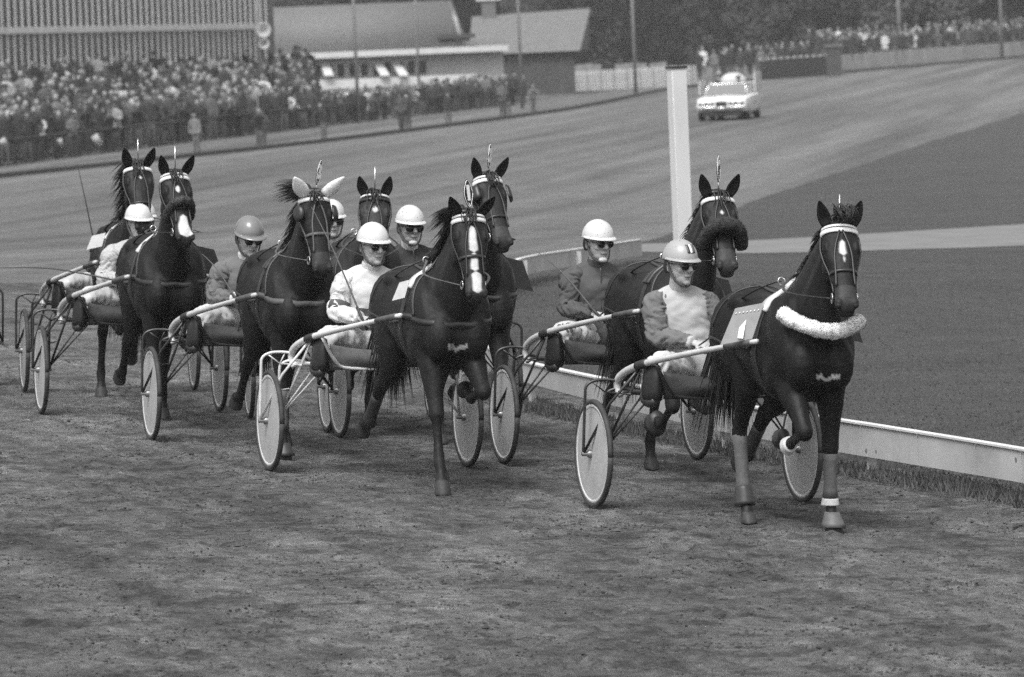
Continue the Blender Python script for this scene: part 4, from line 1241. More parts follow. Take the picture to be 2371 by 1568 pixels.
sheet('ground', gx, gy, lambda x, y: zg(x, y) - .06 * sstep(22.5, 26, y) * (1 - sstep(66, 73, y)) * sstep(-11.8, -9.5, x) * (1 - sstep(7, 8.8, x)), 'dirt')
# the churned near part of the bend: real relief over the base sheet
PRINTS = {}
rp = random.Random(77)
for _ in range(900):
    py_ = rp.uniform(29, 56); px_ = rp.uniform(-.1, .09) * py_
    for ix in (-1, 0, 1):
        for iy in (-1, 0, 1):
            PRINTS.setdefault((int(px_ // 1) + ix, int(py_ // 1) + iy), []).append((px_, py_, rp.uniform(.07, .13)))
def relief(x, y):
    v = Vector((x * 1.0, y * 1.0, 0))
    a = noise.noise(v * 2.2) * .5 + noise.noise(v * 5.7 + Vector((7, 3, 0))) * .35 + noise.noise(v * 12.0) * .28
    b = noise.ridged_multi_fractal(v * 1.6, 0.9, 2.1, 4, 1.0, 2.0) * .10
    hp_ = 0.0
    for hx_, hy_, hr_ in PRINTS.get((int(x // 1), int(y // 1)), ()):
        dd = math.hypot((x - hx_), (y - hy_) * .85) / hr_
        if dd < 2.0: hp_ += (-1.0 if dd < 1 else 1.0 - abs(dd - 1.4) / .6 if dd > .8 else 0) * .55
    a += hp_
    e = sstep(24, 28, y) * (1 - sstep(60, 72, y)) * sstep(-11.5, -9, x) * (1 - sstep(7.5, 9, x))
    return (max(-1.0, a) * .024 + b * .02 - .006) * e
nxs = axis_samples([(-12, -6, .12), (-6, 6, .055), (6, 9, .12)])
nys = axis_samples([(22, 28, .15), (28, 50, .055), (50, 75, .12)])
sheet('track', nxs, nys, lambda x, y: zg(x, y) + .004 + relief(x, y), 'dirt_near')
# loose clods thrown up by the hooves
rc = random.Random(3)
cv, cf = [], []
OCT = ((1, 0, 0), (-1, 0, 0), (0, 1, 0), (0, -1, 0), (0, 0, .8), (0, 0, -.8)); OF = ((0, 2, 4), (2, 1, 4), (1, 3, 4), (3, 0, 4), (2, 0, 5), (1, 2, 5), (3, 1, 5), (0, 3, 5))
n_ = 0
while n_ < 60000:
    y = 28 + 32 * rc.random() ** 1.15; x = rc.uniform(-.098, .094) * y
    n_ += 1
    v = Vector((x, y, 0))
    dens = noise.noise(v * 1.3) * .6 + noise.noise(v * 4.1 + Vector((3, 9, 0))) * .5
    if rc.random() > .45 + dens * 1.1: continue
    r_ = rc.uniform(.004, .010) * (1 + max(0, dens))
    if rc.random() < .02 + .05 * max(0, dens): r_ *= rc.uniform(1.3, 2.0)
    c = (x, y, zg(x, y) + .004 + relief(x, y) + r_ * .25); o = len(cv)
    a = rc.uniform(0, 3.1); ca, sa = math.cos(a), math.sin(a)
    for p in OCT:
        q = r_ * rc.uniform(.6, 1.5)
        cv.append((c[0] + (p[0] * ca - p[1] * sa) * q, c[1] + (p[0] * sa + p[1] * ca) * q, c[2] + p[2] * q * .8))
    cf += [tuple(o + i for i in f) for f in OF]
me = bpy.data.meshes.new('dirt_clods'); me.from_pydata(cv, [], cf); me.update()
tag(obj('dirt_clods', me, 'clod'), 'loose dark clods and crumbs of dirt scattered over the near track', 'dirt', kind='stuff')
# infield: inner edge of the track (1024 px study points, near to far), turf to the right of it
EDGE = [K(3400, 1415), K(2900, 1290), K(2420, 1172), K(2371, 1160), K(2000, 1072), K(1650, 998), K(1400, 935), K(1216, 892), K(1140, 855), K(1112, 800), K(1105, 730), K(1120, 670), K(1160, 630), K(1250, 606), K(1480, 566), K(1600, 528), K(1750, 465), K(1950, 398), K(2150, 330), K(2371, 262), K(2440, 240), K(2800, 128)]
edge_w = [at(*p) for p in EDGE]
ew = []
for p in bez([tuple(p) for p in edge_w], 14):
    ew.append((p[0] + noise.noise(Vector((p[1] * .35, 3, 0))) * .0010 * p[1] + noise.noise(Vector((p[1] * 1.7, 8, 0))) * .0006 * p[1], p[1], p[2]))
def inf_sheet(name, line, right, lift, mat_, nx=26):
    vv, ff = [], []
    rows = []
    last = None
    for p in line:
        if last is not None and p[1] <= last + .02: continue
        last = p[1]
        row = []
        for i in range(nx + 1):
            k = (i / nx) ** 1.8
            x = p[0] + (right(p[1]) - p[0]) * k
            row.append((x, p[1], zg(x, p[1]) + lift * min(1, i / 1.0 if i else 0) + (0.0 if i else -.03)))
        rows.append(row)
    for r_ in rows: vv += r_
    n1 = nx + 1
    for j in range(len(rows) - 1):
        for i in range(nx): ff.append((j * n1 + i, j * n1 + i + 1, (j + 1) * n1 + i + 1, (j + 1) * n1 + i))
    me = bpy.data.meshes.new(name); me.from_pydata(vv, [], ff); me.update()
    me.polygons.foreach_set('use_smooth', [True] * len(ff))
    return tag(obj(name, me, mat_), kind='structure')
inf_sheet('infield', ew, lambda y: max(30, y * .35), .055, 'turf')
# sandy path crossing the infield
PT = [atk(x, y) for x, y in ((1470, 574), (1700, 567), (2000, 550), (2371, 527), (2800, 499), (3900, 428))]
PB = [atk(x, y) for x, y in ((1470, 592), (1700, 596), (2000, 590), (2371, 578), (2800, 558), (3900, 506))]
pm = MB(); t_, b_ = bez([tuple(p) for p in PT], 6), bez([tuple(p) for p in PB], 6)
pm.v = []
for a, b in zip(t_, b_):
    for k in range(5):
        p = Vector(a).lerp(Vector(b), k / 4); pm.v.append(Vector((p.x, p.y, zg(p.x, p.y) + .064)))
for i in range(len(t_) - 1):
    for k in range(4): pm.face((i * 5 + k, i * 5 + k + 1, i * 5 + k + 6, i * 5 + k + 5))
tag(obj('path', pm, 'path'), kind='structure')
# short turf standing on the near infield
gm = MB(); rg = random.Random(5)
def edge_x(y):
    for a, b in zip(ew, ew[1:]):
        if a[1] <= y <= b[1]: return a[0] + (b[0] - a[0]) * (y - a[1]) / (b[1] - a[1] + 1e-9)
    return None
n_ = 0
while n_ < 42000:
    y = 37 + 45 * rg.random() ** 1.5; x0 = edge_x(y)
    if x0 is None: n_ += 1; continue
    x = x0 + .03 + rg.random() ** 1.3 * max(.3, y * .098 - x0)
    n_ += 1
    if x > y * .1: continue
    h_ = rg.uniform(.008, .030); w = .006; a = rg.uniform(0, 6.28); t = rg.uniform(-.03, .03)
    z = zg(x, y) + .05; o = len(gm.v)
    gm.v += [Vector((x - w * math.cos(a), y - w * math.sin(a), z)), Vector((x + w * math.cos(a), y + w * math.sin(a), z)), Vector((x + t, y + t, z + h_))]
    gm.face((o, o + 1, o + 2))
tag(obj('grass', gm.data('grass'), 'blade'), 'short dark turf on the infield beside the white rail', 'grass', kind='stuff')

# ------------------------------------------------------------------ inner rail of white boards on short posts
M['rail_white'] = None
def rail_mat():
    m_, nt, b = new_mat('weathered_white_board')
    b.inputs['Roughness'].default_value = .7
    tc = N(nt, 'ShaderNodeTexCoord')
    n1 = N(nt, 'ShaderNodeTexNoise', Scale=1.3, Detail=7.0, Roughness=.7); nt.links.new(tc.outputs['Object'], n1.inputs['Vector'])
    vo = N(nt, 'ShaderNodeTexVoronoi', Scale=5.0); nt.links.new(tc.outputs['Object'], vo.inputs['Vector'])
    lt = N(nt, 'ShaderNodeMath', operation='LESS_THAN'); nt.links.new(vo.outputs['Distance'], lt.inputs[0]); lt.inputs[1].default_value = .10
    mr = N(nt, 'ShaderNodeMapRange'); nt.links.new(n1.outputs[0], mr.inputs[0])
    for k, v in (('From Min', .3), ('From Max', .75), ('To Min', .30), ('To Max', .52)): mr.inputs[k].default_value = v
    mx = N(nt, 'ShaderNodeMix'); mx.data_type = 'RGBA'; nt.links.new(lt.outputs[0], mx.inputs[0])
    nt.links.new(mr.outputs[0], mx.inputs[6]); mx.inputs[7].default_value = grey(.16)
    nt.links.new(mx.outputs[2], b.inputs['Base Color'])
    return m_
M['rail_white'] = rail_mat()
M['cap_white'] = simple('white_rail_cap', .58, .5, amt=.12, scale=3)
RAIL = [(3300, 1225, 1318), (2850, 1138, 1222), (2450, 1062, 1138), (2371, 1043, 1118), (2000, 983, 1056), (1664, 932, 997), (1420, 884, 938), (1216, 840, 884), (1150, 818, 858), (1122, 780, 815), (1112, 735, 765), (1120, 680, 708), (1150, 636, 663), (1205, 600, 638), (1330, 579, 615), (1482, 556, 592)]
rail_root = empty('infield_rail', Matrix.Identity(4), 'low white board rail curving along the inside edge of the track', 'rail')
seg = []
for x, yt, yb in RAIL:
    p = atk(x, yt, .40)
    s_ = F_PX / p.y
    seg.append((p, (yb - yt) / 2.3154 / s_))
segs = bez([tuple(p) + (h_,) for p, h_ in seg], 3)
for i in range(len(segs) - 1):
    a, b = Vector(segs[i][:3]), Vector(segs[i + 1][:3]); ha, hb = segs[i][3], segs[i + 1][3]
    d_ = (b - a); d_.z = 0; L = d_.length; d_.normalize(); n_ = Vector((d_.y, -d_.x, 0))
    a2, b2 = a + d_ * .006, b - d_ * .006
    mb = MB(); t = .022
    mb.add([a2 - n_ * t - Vector((0, 0, ha)), b2 - n_ * t - Vector((0, 0, hb)), b2 - n_ * t, a2 - n_ * t, a2 + n_ * t - Vector((0, 0, ha)), b2 + n_ * t - Vector((0, 0, hb)), b2 + n_ * t, a2 + n_ * t],
           [(0, 1, 2, 3), (4, 7, 6, 5), (0, 4, 5, 1), (3, 2, 6, 7), (0, 3, 7, 4), (1, 5, 6, 2)])
    sharp(obj('board', mb, 'rail_white', rail_root))
    mb = MB(); up = Vector((0, 0, .016)); w = n_ * .034
    mb.add([a2 - w + up * .1, b2 - w + up * .1, b2 + w + up * .1, a2 + w + up * .1, a2 - w + up, b2 - w + up, b2 + w + up, a2 + w + up],
           [(0, 3, 2, 1), (4, 5, 6, 7), (0, 1, 5, 4), (2, 3, 7, 6), (1, 2, 6, 5), (3, 0, 4, 7)])
    sharp(obj('cap', mb, 'cap_white', rail_root))
    if i % 3 == 0:
        z0 = zg(a.x, a.y) - .1
        mb = MB(); inner = a + n_ * (-.05 if n_.x < 0 else .05)
        mb.box(Vector((inner.x, inner.y, (a.z - .02 + z0) / 2)), (.07, .07, a.z - .02 - z0)); sharp(obj('post', mb, 'rail_white', rail_root))
# taller grass blades set under the rail to darken that strip
um = MB()
for i in range(len(segs) - 1):
    a, b = Vector(segs[i][:3]), Vector(segs[i + 1][:3])
    L = (b - a).length
    for _ in range(int(L * 700)):
        p = a.lerp(b, rg.random()); d_ = (b - a).normalized(); n2 = Vector((d_.y, -d_.x, 0)); p = p + n2 * rg.gauss(0, .09)
        z = zg(p.x, p.y) + .03; h_ = rg.uniform(.02, .11); w = .005; aa = rg.uniform(0, 6.28); o = len(um.v)
        um.v += [Vector((p.x - w * math.cos(aa), p.y - w * math.sin(aa), z)), Vector((p.x + w * math.cos(aa), p.y + w * math.sin(aa), z)), Vector((p.x + rg.uniform(-.05, .05), p.y + rg.uniform(-.05, .05), z + h_))]
        um.face((o, o + 1, o + 2))
tag(obj('rank_grass', um.data('rank'), 'blade'), 'taller grass blades under the low white rail', 'grass', kind='stuff')
# ------------------------------------------------------------------ finish post
M['post_white'] = simple('white_painted_post', .52, .55, amt=.12, scale=2.5, stretch=(1, 1, .25))
Yp = 71.0
tp = at_depth(*K(1566, 160), Yp)
gz = zg(tp.x, tp.y)
fp = empty('finish_post', Matrix.Translation((tp.x, tp.y, gz)) @ Matrix.Rotation(R(20), 4, 'Z'), 'tall square white finish post with dark cap standing behind the rail', 'post')
hgt = tp.z - gz
mb = MB(); mb.box((0, 0, hgt / 2 - .03), (.195, .195, hgt + .06)); o = sharp(obj('shaft', mb, 'post_white', fp))
bv = o.modifiers.new('b', 'BEVEL'); bv.width = .008; bv.segments = 2
mb = MB(); mb.box((0, 0, hgt + .020), (.215, .215, .03)); o = sharp(obj('cap', mb, 'frame_dark', fp))
# ================================================================== FAR SIDE: stand, crowd, hall, trees, car
M['stand_rib'] = simple('pale_cladding_rib', .62, .6, amt=.15, scale=1)
M['stand_panel'] = simple('grey_cladding_sheet', .085, .7, amt=.15, scale=1)
M['concrete'] = simple('grey_concrete', .11, .9, amt=.2, scale=1)
M['white_far'] = simple('white_paint_far', .44, .7, amt=.12, scale=2)
M['plank_far'] = simple('weathered_planks', .17, .8, amt=.2, scale=1.5)
M['white_dull'] = simple('dull_white_paint', .27, .8, amt=.2, scale=1.5)
M['wall_far'] = simple('rendered_wall', .34, .9, amt=.15, scale=.7)
M['dark_far'] = simple('dark_timber', .045, .8, amt=.3, scale=2)
M['pane_far'] = simple('window_glass', .03, .15, amt=.2, scale=1)
M['pole_far'] = simple('galvanised_pole', .15, .5, amt=.1)
M['trunk'] = simple('tree_bark', .05, .9, amt=.3, scale=6)
def roof_mat():
    m_, nt, b = new_mat('tiled_roof')
    b.inputs['Roughness'].default_value = .8
    tc = N(nt, 'ShaderNodeTexCoord')
    wv = N(nt, 'ShaderNodeTexWave', Scale=2.2, Distortion=.4); wv.bands_direction = 'Y'; nt.links.new(tc.outputs['Object'], wv.inputs['Vector'])
    no = N(nt, 'ShaderNodeTexNoise', Scale=2.5, Detail=6.0); nt.links.new(tc.outputs['Object'], no.inputs['Vector'])
    ad = N(nt, 'ShaderNodeMath', operation='MULTIPLY_ADD'); nt.links.new(wv.outputs['Fac'], ad.inputs[0]); ad.inputs[1].default_value = .25; nt.links.new(no.outputs[0], ad.inputs[2])
    mr = N(nt, 'ShaderNodeMapRange'); nt.links.new(ad.outputs[0], mr.inputs[0])
    for k, v in (('From Min', .3), ('From Max', 1.0), ('To Min', .105), ('To Max', .145)): mr.inputs[k].default_value = v
    nt.links.new(mr.outputs[0], b.inputs['Base Color'])
    bp = N(nt, 'ShaderNodeBump', Strength=.6, Distance=.05); nt.links.new(wv.outputs['Fac'], bp.inputs['Height']); nt.links.new(bp.outputs[0], b.inputs['Normal'])
    return m_
M['roof_far'] = roof_mat()
# ---- outer edge of the straight: low dark kerb
OUT = [(-40, 182), (0, 178), (172, 159.5), (345, 140), (536, 115), (596, 105), (664, 91), (740, 82), (833, 74), (930, 65.5), (1024, 57.5), (1080, 53), (1250, 40), (1450, 27)]
ow = [at(*p) for p in OUT]
km = empty('track_kerb', Matrix.Identity(4), 'low dark kerb board along the far outer edge of the track', 'kerb')
oz = bez([tuple(p) for p in ow], 4)
for a, b in zip(oz, oz[1:]):
    a, b = Vector(a), Vector(b); d_ = (b - a).normalized(); n_ = Vector((-d_.y, d_.x, 0)).normalized()
    a = a + d_ * .02; b = b - d_ * .02
    mb = MB(); t = n_ * .06; up = Vector((0, 0, .16)); dn = Vector((0, 0, -.15))
    mb.add([a - t + dn, b - t + dn, b + t + dn, a + t + dn, a - t + up, b - t + up, b + t + up, a + t + up], [(0, 3, 2, 1), (4, 5, 6, 7), (0, 1, 5, 4), (2, 3, 7, 6), (1, 2, 6, 5), (3, 0, 4, 7)])
    sharp(obj('kerb_board', mb, 'dark_far', km))
# ---- spectators' barrier
FEN = [(-40, 171), (0, 166.5), (172, 145), (345, 124.5), (536, 103)]
fw_ = [at(*p) for p in FEN]
fz = bez([tuple(p) for p in fw_], 8)
fence = empty('spectator_barrier', Matrix.Identity(4), 'low railing between the far crowd and the track verge', 'railing')
fpts = [Vector(p) for p in fz]
for i, (a, b) in enumerate(zip(fpts, fpts[1:])):
    for hh in (.95,):
        mb = MB(); mb.tube([a + Vector((0, 0, hh)), b + Vector((0, 0, hh))], .035, n=6); obj('bar', mb, 'dark_far', fence)
    mb = MB(); mb.tube([a + Vector((0, 0, -.1)), a + Vector((0, 0, 1.0))], .04, n=6); obj('upright', mb, 'dark_far', fence)
# arc-length frame along the barrier
cum = [0.0]
for a, b in zip(fpts, fpts[1:]): cum.append(cum[-1] + (b - a).length)
def along(s_, off, up=0.0):
    for i in range(len(cum) - 1):
        if s_ <= cum[i + 1] or i == len(cum) - 2:
            k = (s_ - cum[i]) / (cum[i + 1] - cum[i]); p = fpts[i].lerp(fpts[i + 1], k); d_ = (fpts[i + 1] - fpts[i]).normalized()
            n_ = Vector((-d_.y, d_.x, 0)).normalized()
            return Vector((p.x + n_.x * off, p.y + n_.y * off, zg(p.x, p.y) + up)), d_
def s_at_px(px):
    best = min(range(0, int(cum[-1] * 4)), key=lambda q: abs(px - (W_PX / 2 + F_PX * along(q / 4, 0)[0].x / along(q / 4, 0)[0].y)))
    return best / 4
S_END = s_at_px(318)
def s_off(px, off):
    lo, hi = 0.0, cum[-1]
    for _ in range(40):
        c = (lo + hi) / 2; p = along(c, off)[0]
        if W_PX / 2 + F_PX * p.x / p.y < px: lo = c
        else: hi = c
    return lo
ROWS, STEP_D, STEP_H = 9, .72, .20
terr = empty('terrace', Matrix.Identity(4)); tag(terr, kind='structure')
for k in range(ROWS):
    mb = MB(); n = 14
    se = s_off(326, .35 + STEP_D * (k + .5))
    lo = [along(se * i / n, .35 + STEP_D * k, -.25)[0] for i in range(n + 1)]
    hi = [along(se * i / n, .35 + STEP_D * (k + 1) + .02, -.25)[0] for i in range(n + 1)]
    up = Vector((0, 0, .25 + STEP_H * k + .02))
    rings = [[lo[i], hi[i], hi[i] + up, lo[i] + up] for i in range(n + 1)]
    mb.loft(rings); sharp(obj('terrace_step', mb, 'concrete', terr))
# ---- people of the crowd
def crowd_mat(name, per_object):
    m_, nt, b = new_mat(name)
    b.inputs['Roughness'].default_value = .9
    vc = N(nt, 'ShaderNodeVertexColor'); vc.layer_name = 'Col'
    sp = N(nt, 'ShaderNodeSeparateColor'); nt.links.new(vc.outputs[0], sp.inputs[0])
    if per_object:
        oi = N(nt, 'ShaderNodeObjectInfo'); src = oi.outputs['Random']
    else: src = sp.outputs[2]
    cr = N(nt, 'ShaderNodeValToRGB'); nt.links.new(src, cr.inputs[0])
    e = cr.color_ramp.elements; e[0].color = grey(.014); e[1].color = grey(.55)
    for p, v in ((.62, .026), (.80, .055), (.91, .14)):
        q = e.new(p); q.color = grey(v)
    mx = N(nt, 'ShaderNodeMix'); mx.data_type = 'RGBA'
    nt.links.new(sp.outputs[0], mx.inputs[0]); nt.links.new(cr.outputs[0], mx.inputs[6])
    cb = N(nt, 'ShaderNodeCombineColor')
    for i in range(3): nt.links.new(sp.outputs[1], cb.inputs[i])
    nt.links.new(cb.outputs[0], mx.inputs[7])
    nt.links.new(mx.outputs[2], b.inputs['Base Color'])
    return m_
M['crowd'] = crowd_mat('spectator_clothes', True)
M['crowd_far'] = crowd_mat('far_spectator_clothes', False)
def spectator_mesh(pose, hat, seed):
    """standing figure facing -y, origin at the feet"""
    rn = random.Random(seed); mb = MB()
    lx = .02 if pose == 'lean' else 0
    hipz, shz = .90, 1.42
    sh = Vector((rn.uniform(-.03, .03), -.16 if pose == 'lean' else -.02, shz - (.10 if pose == 'lean' else 0)))
    wide = rn.uniform(.95, 1.15)
    mb.tube([(0, 0, .55 if hat == 'coat' else .78), (0, 0, .95), (sh.x * .5, sh.y * .5, 1.18), sh, sh + Vector((0, 0, .07))], [(.21 * wide, .15), (.19 * wide, .14), (.18 * wide, .13), (.19 * wide, .105), (.07, .06)], n=12, smooth=2, up=(0, 1, 0))
    for q in (-1, 1):
        st = rn.uniform(.06, .13)
        mb.tube([(q * .09, 0, .85), (q * st, -.02, .48), (q * st, .02, .08)], [.10, .075, .055], n=8, smooth=2)
        mb.tube([(q * st, .05, .035), (q * st * 1.1, -.14, .035)], [.045, .040], n=8)
        s0 = sh + Vector((q * .19 * wide, 0, -.02))
        if pose == 'pockets': P_ = [s0, s0 + Vector((q * .07, .02, -.28)), Vector((q * .17, -.12, .95))]
        elif pose == 'paper': P_ = [s0, s0 + Vector((q * .05, -.04, -.27)), Vector((q * .10, -.34, 1.15))]
        elif pose == 'point' and q > 0: P_ = [s0, s0 + Vector((q * .12, -.18, .02)), s0 + Vector((q * .10, -.32, .22))]
        elif pose == 'lean': P_ = [s0, s0 + Vector((q * .08, -.12, -.22)), s0 + Vector((0, -.36, -.28))]
        else: P_ = [s0, s0 + Vector((q * .06, .0, -.28)), s0 + Vector((q * .04, -.06, -.54))]
        mb.tube(P_, [.062, .052, .038], n=8, smooth=3); mb.ell(P_[-1], (.045, .045, .055), seg=8, rings=6)
    hc = sh + Vector((rn.uniform(-.02, .02), -.03, .21)); turn = rn.uniform(-.5, .5)
    mb.tube([sh + Vector((0, 0, .02)), hc - Vector((0, 0, .06))], .055, n=8)
    mb.ell(hc, (.080, .098, .120), seg=12, rings=8); mb.ell(hc + Vector((math.sin(turn) * .09, -math.cos(turn) * .095, -.015)), (.016, .022, .022), seg=6, rings=4)
    mb.ell(hc + Vector((0, .02, .035)), (.090, .100, .105), seg=12, rings=8)
    if hat == 'hat': mb.ell(hc + Vector((0, 0, .055)), (.145, .155, .018), seg=12, rings=4); mb.ell(hc + Vector((0, .0, .10)), (.10, .11, .07), seg=12, rings=6)
    if hat == 'cap': mb.ell(hc + Vector((0, -.03, .085)), (.105, .135, .04), seg=12, rings=6)
    me = remeshed(mb, .030, smooth=1)
    ca = me.color_attributes.new('Col', 'FLOAT_COLOR', 'POINT'); vals = []
    hairv = rn.choice((.02, .03, .06, .12, .25)); trs = rn.choice((.03, .05, .09))
    for v in me.vertices:
        p = v.co; q = p - hc
        if q.length < .20 and p.z > hc.z - .13:
            if hat in ('hat', 'cap') and q.z > .045: c = (1, hairv * .8, 0)
            elif q.y > .0 or q.z > .065: c = (1, hairv, 0)
            else: c = (1, .21, 0)
        elif p.z < (.52 if hat == 'coat' else .80) and abs(p.x) < .2: c = (1, trs if p.z > .07 else .02, 0)
        else: c = (0, 0, 0)
        vals += [c[0], c[1], c[2], 1.0]
    ca.data.foreach_set('color', vals)
    me.materials.append(M['crowd'])
    return me
SPEC = []
for i, (pose, hat) in enumerate((('pockets', 'coat'), ('stand', 'hat'), ('paper', 'coat'), ('lean', 'bare'), ('point', 'bare'), ('pockets', 'cap'), ('stand', 'coat'), ('paper', 'hat'), ('lean', 'cap'), ('stand', 'bare'))):
    SPEC.append(spectator_mesh(pose, hat, 40 + i))
rs = random.Random(21)
spots = []          # (position, facing, group key)
d0 = along(0, 0)[1]
for k in range(-1, ROWS):
    off_ = .18 + STEP_D * (k + .5)
    s_ = max(0, s_off(-25, off_)) + rs.uniform(0, .5)
    end = s_off(326, off_)
    while s_ < end:
        p, d_ = along(s_, .18 + STEP_D * (k + .5) if k >= 0 else .25, 0)
        z = p.z + (STEP_H * k + .02 if k >= 0 else 0.0)
        jit = Vector((rs.uniform(-.2, .2), rs.uniform(-.2, .2), rs.choice((0, 0, 0, .12, .2)) if k >= 0 else 0))
        gap_ = k >= 1 and noise.noise(Vector((s_ * .35, k * .9, 4))) > .22
        if not gap_ and (k >= 0 or rs.random() < .5): spots.append((Vector((p.x, p.y, z)) + jit, d_, 'terrace' if k >= 0 else 'barrier'))
        s_ += rs.uniform(.62, 1.25) * (1.0 if k >= 0 else 1.3)
s_ = S_END
while s_ < cum[-1]:
    for off in (.35, 1.0, 1.8, 2.8):
        if rs.random() < (.85 if off < 1 else .62):
            p, d_ = along(s_ + rs.uniform(-.3, .3), off + rs.uniform(-.2, .3)); spots.append((p, d_, 'hall'))
    s_ += rs.uniform(.55, 1.1)
# photographers and stewards on the verge in front of the barrier
verge = [(455, 352), (600, 342), (610, 340), (750, 322), (930, 302), (945, 300), (1040, 290), (1165, 270), (1178, 268), (1235, 258)]
for x, y in verge: spots.append((atk(x, y), d0, 'verge'))
def face_rot(p, extra): return math.atan2(-p.x, p.y) * .3 + extra
LAB = {'terrace': ('spectator standing packed on the far terrace below the ribbed stand', 'spectators on the terrace'),
       'barrier': ('spectator standing at the railing in front of the far terrace', 'spectators at the railing'),
       'hall': ('spectator standing by the railing in front of the low hall', 'spectators in front of the hall')}
spots.sort(key=lambda q: (q[2] != 'verge', q[0].y))
VL = ['standing steward nearest the left on the far verge', 'left figure of the pair on the far verge below the stand corner', 'right figure of the pair on the far verge below the stand corner', 'lone figure on the far verge under the first awning', 'left figure of the pair on the verge below the awnings', 'right figure of the pair on the verge below the awnings', 'dark lone figure on the verge right of the awnings', 'left one of two figures at the right end of the verge', 'second of two figures at the right end of the verge', 'rightmost figure on the far verge near the railing end']
rest = []
for i, (p, d_, g) in enumerate(spots):
    rz = Matrix.Rotation(rs.uniform(-.5, .5), 4, 'Z'); sc = rs.uniform(.98, 1.22) * (.80 if g in ('hall', 'verge') else 1.0)
    m4 = Matrix.Translation(p) @ rz @ Matrix.Scale(sc, 4)
    if i < 235:
        o = bpy.data.objects.new('person', SPEC[rs.randrange(len(SPEC))]); COL.objects.link(o); o.matrix_world = m4
        if g == 'verge': tag(o, VL[i], 'person', 'people on the verge')
        else: tag(o, LAB[g][0], 'spectator', LAB[g][1])
    else: rest.append((m4, rs.randrange(len(SPEC))))
def crowd_mass(items, label):
    """the far, uncountable remainder as one mass"""
    vv, ff, cc = [], [], []
    low = []
    for me in SPEC:
        t = bpy.data.objects.new('t', me); COL.objects.link(t); dm = t.modifiers.new('d', 'DECIMATE'); dm.ratio = .10
        dg = bpy.context.evaluated_depsgraph_get(); l = bpy.data.meshes.new_from_object(t.evaluated_get(dg)); bpy.data.objects.remove(t)
        low.append(([v.co.copy() for v in l.vertices], [tuple(p.vertices) for p in l.polygons], [tuple(c.color) for c in l.color_attributes['Col'].data]))
    for m4, k in items:
        V_, F_, C2 = low[k]; o = len(vv); r_ = rs.random()
        vv += [m4 @ p for p in V_]; ff += [tuple(i + o for i in f) for f in F_]; cc += [(c[0], c[1], r_, 1.0) for c in C2]
    me = bpy.data.meshes.new('crowd'); me.from_pydata(vv, [], ff)
    ca = me.color_attributes.new('Col', 'FLOAT_COLOR', 'POINT'); ca.data.foreach_set('color', [x for c in cc for x in c])
    me.polygons.foreach_set('use_smooth', [True] * len(ff))
    return tag(obj('crowd', me, 'crowd_far'), label, 'crowd', kind='stuff')
crowd_mass(rest, 'dense far crowd of spectators behind the front rows on the terrace')
# newspapers and programmes held up in the crowd
M['paper'] = simple('newspaper', .36, .8, amt=.15, scale=8)
PAP = [(20, 1050, 80, 'far left large white paper'), (225, 325, 60, 'tall pale pennant shaped sheet'), (285, 222, 70, 'wide white sheet high in the terrace'), (400, 215, 50, 'white sheet beside the wide one'), (8, 330, 60, 'pale sheet at the left frame edge'), (140, 330, 40, 'small tilted white sheet low on the left'), (520, 205, 50, 'tilted sheet near the stand corner'), (548, 215, 40, 'narrow sheet right of the tilted one')]
for i, (x, y, w, lb) in enumerate(PAP):
    if y > 500: continue
    q = K(x, y); s0 = along(s_at_px(q[0]), -.2)[0]
    Y = s0.y + max(0, (330 - y)) / 110 * 4.0
    p = at_depth(q[0], q[1], Y); sz = w / 2.3154 / (F_PX / Y) * .5
    mb = MB(); Q = Matrix.Rotation(rs.uniform(-.9, .9), 3, 'Y') @ Matrix.Rotation(.3, 3, 'X')
    nn = 6; rr = []
    for a in range(nn + 1):
        t = a / nn - .5
        rr.append([p + Q @ Vector((t * sz * .55, .06 * abs(t) + e, zz * sz * (.55 if not i % 2 else .8))) for zz, e in ((-.6, 0), (.6, 0), (.6, .008), (-.6, .008))])
    mb.loft(rr); tag(obj('newspaper', mb, 'paper'), lb + ' held up among the far spectators', 'paper', 'papers in the crowd')
# ---- ribbed grandstand wall behind the terrace
def wall_pt(px, Y, py): return at_depth(px, py, Y)
TOPOFF = .35 + STEP_D * ROWS
YA, YB = along(s_off(-25, TOPOFF), TOPOFF)[0].y + 1.5, along(s_off(250, TOPOFF), TOPOFF)[0].y + 1.5
PA, PB_ = -60.0, K(588, 0)[0]
stand = empty('grandstand', Matrix.Identity(4), 'grandstand wall of pale vertical ribs with a light horizontal strip', 'grandstand')
def wall_at(t, py):          # t 0..1 from the left end to the right end, straight in plan
    a, b = at_depth(PA, 60, YA), at_depth(PB_, 60, YB)
    p = a.lerp(b, t); px = W_PX / 2 + F_PX * p.x / p.y
    return at_depth(px, py, p.y)
LO = lambda t: 74 + (63.0 - 74) * t; MID = lambda t: 31.5 + (26 - 31.5) * t; TOP = lambda t: -75.0
nrib = 52
bk = Vector((-.06, .25, 0))
for r0, r1, nm in ((LO, MID, 'lower_panel'), (MID, TOP, 'upper_panel')):
    mb = MB(); mb.add([wall_at(0, r0(0)) + bk, wall_at(1, r0(1)) + bk, wall_at(1, r1(1)) + bk, wall_at(0, r1(0)) + bk], [(0, 1, 2, 3)])
    for k in (0, 1, 2, 3): mb.v.append(mb.v[k] + Vector((0, .3, 0)))
    mb.add([], []); mb.face((7, 6, 5, 4)); mb.face((0, 4, 5, 1)); mb.face((2, 6, 7, 3)); mb.face((1, 5, 6, 2)); mb.face((0, 3, 7, 4))
    sharp(obj(nm, mb, 'stand_panel', stand))
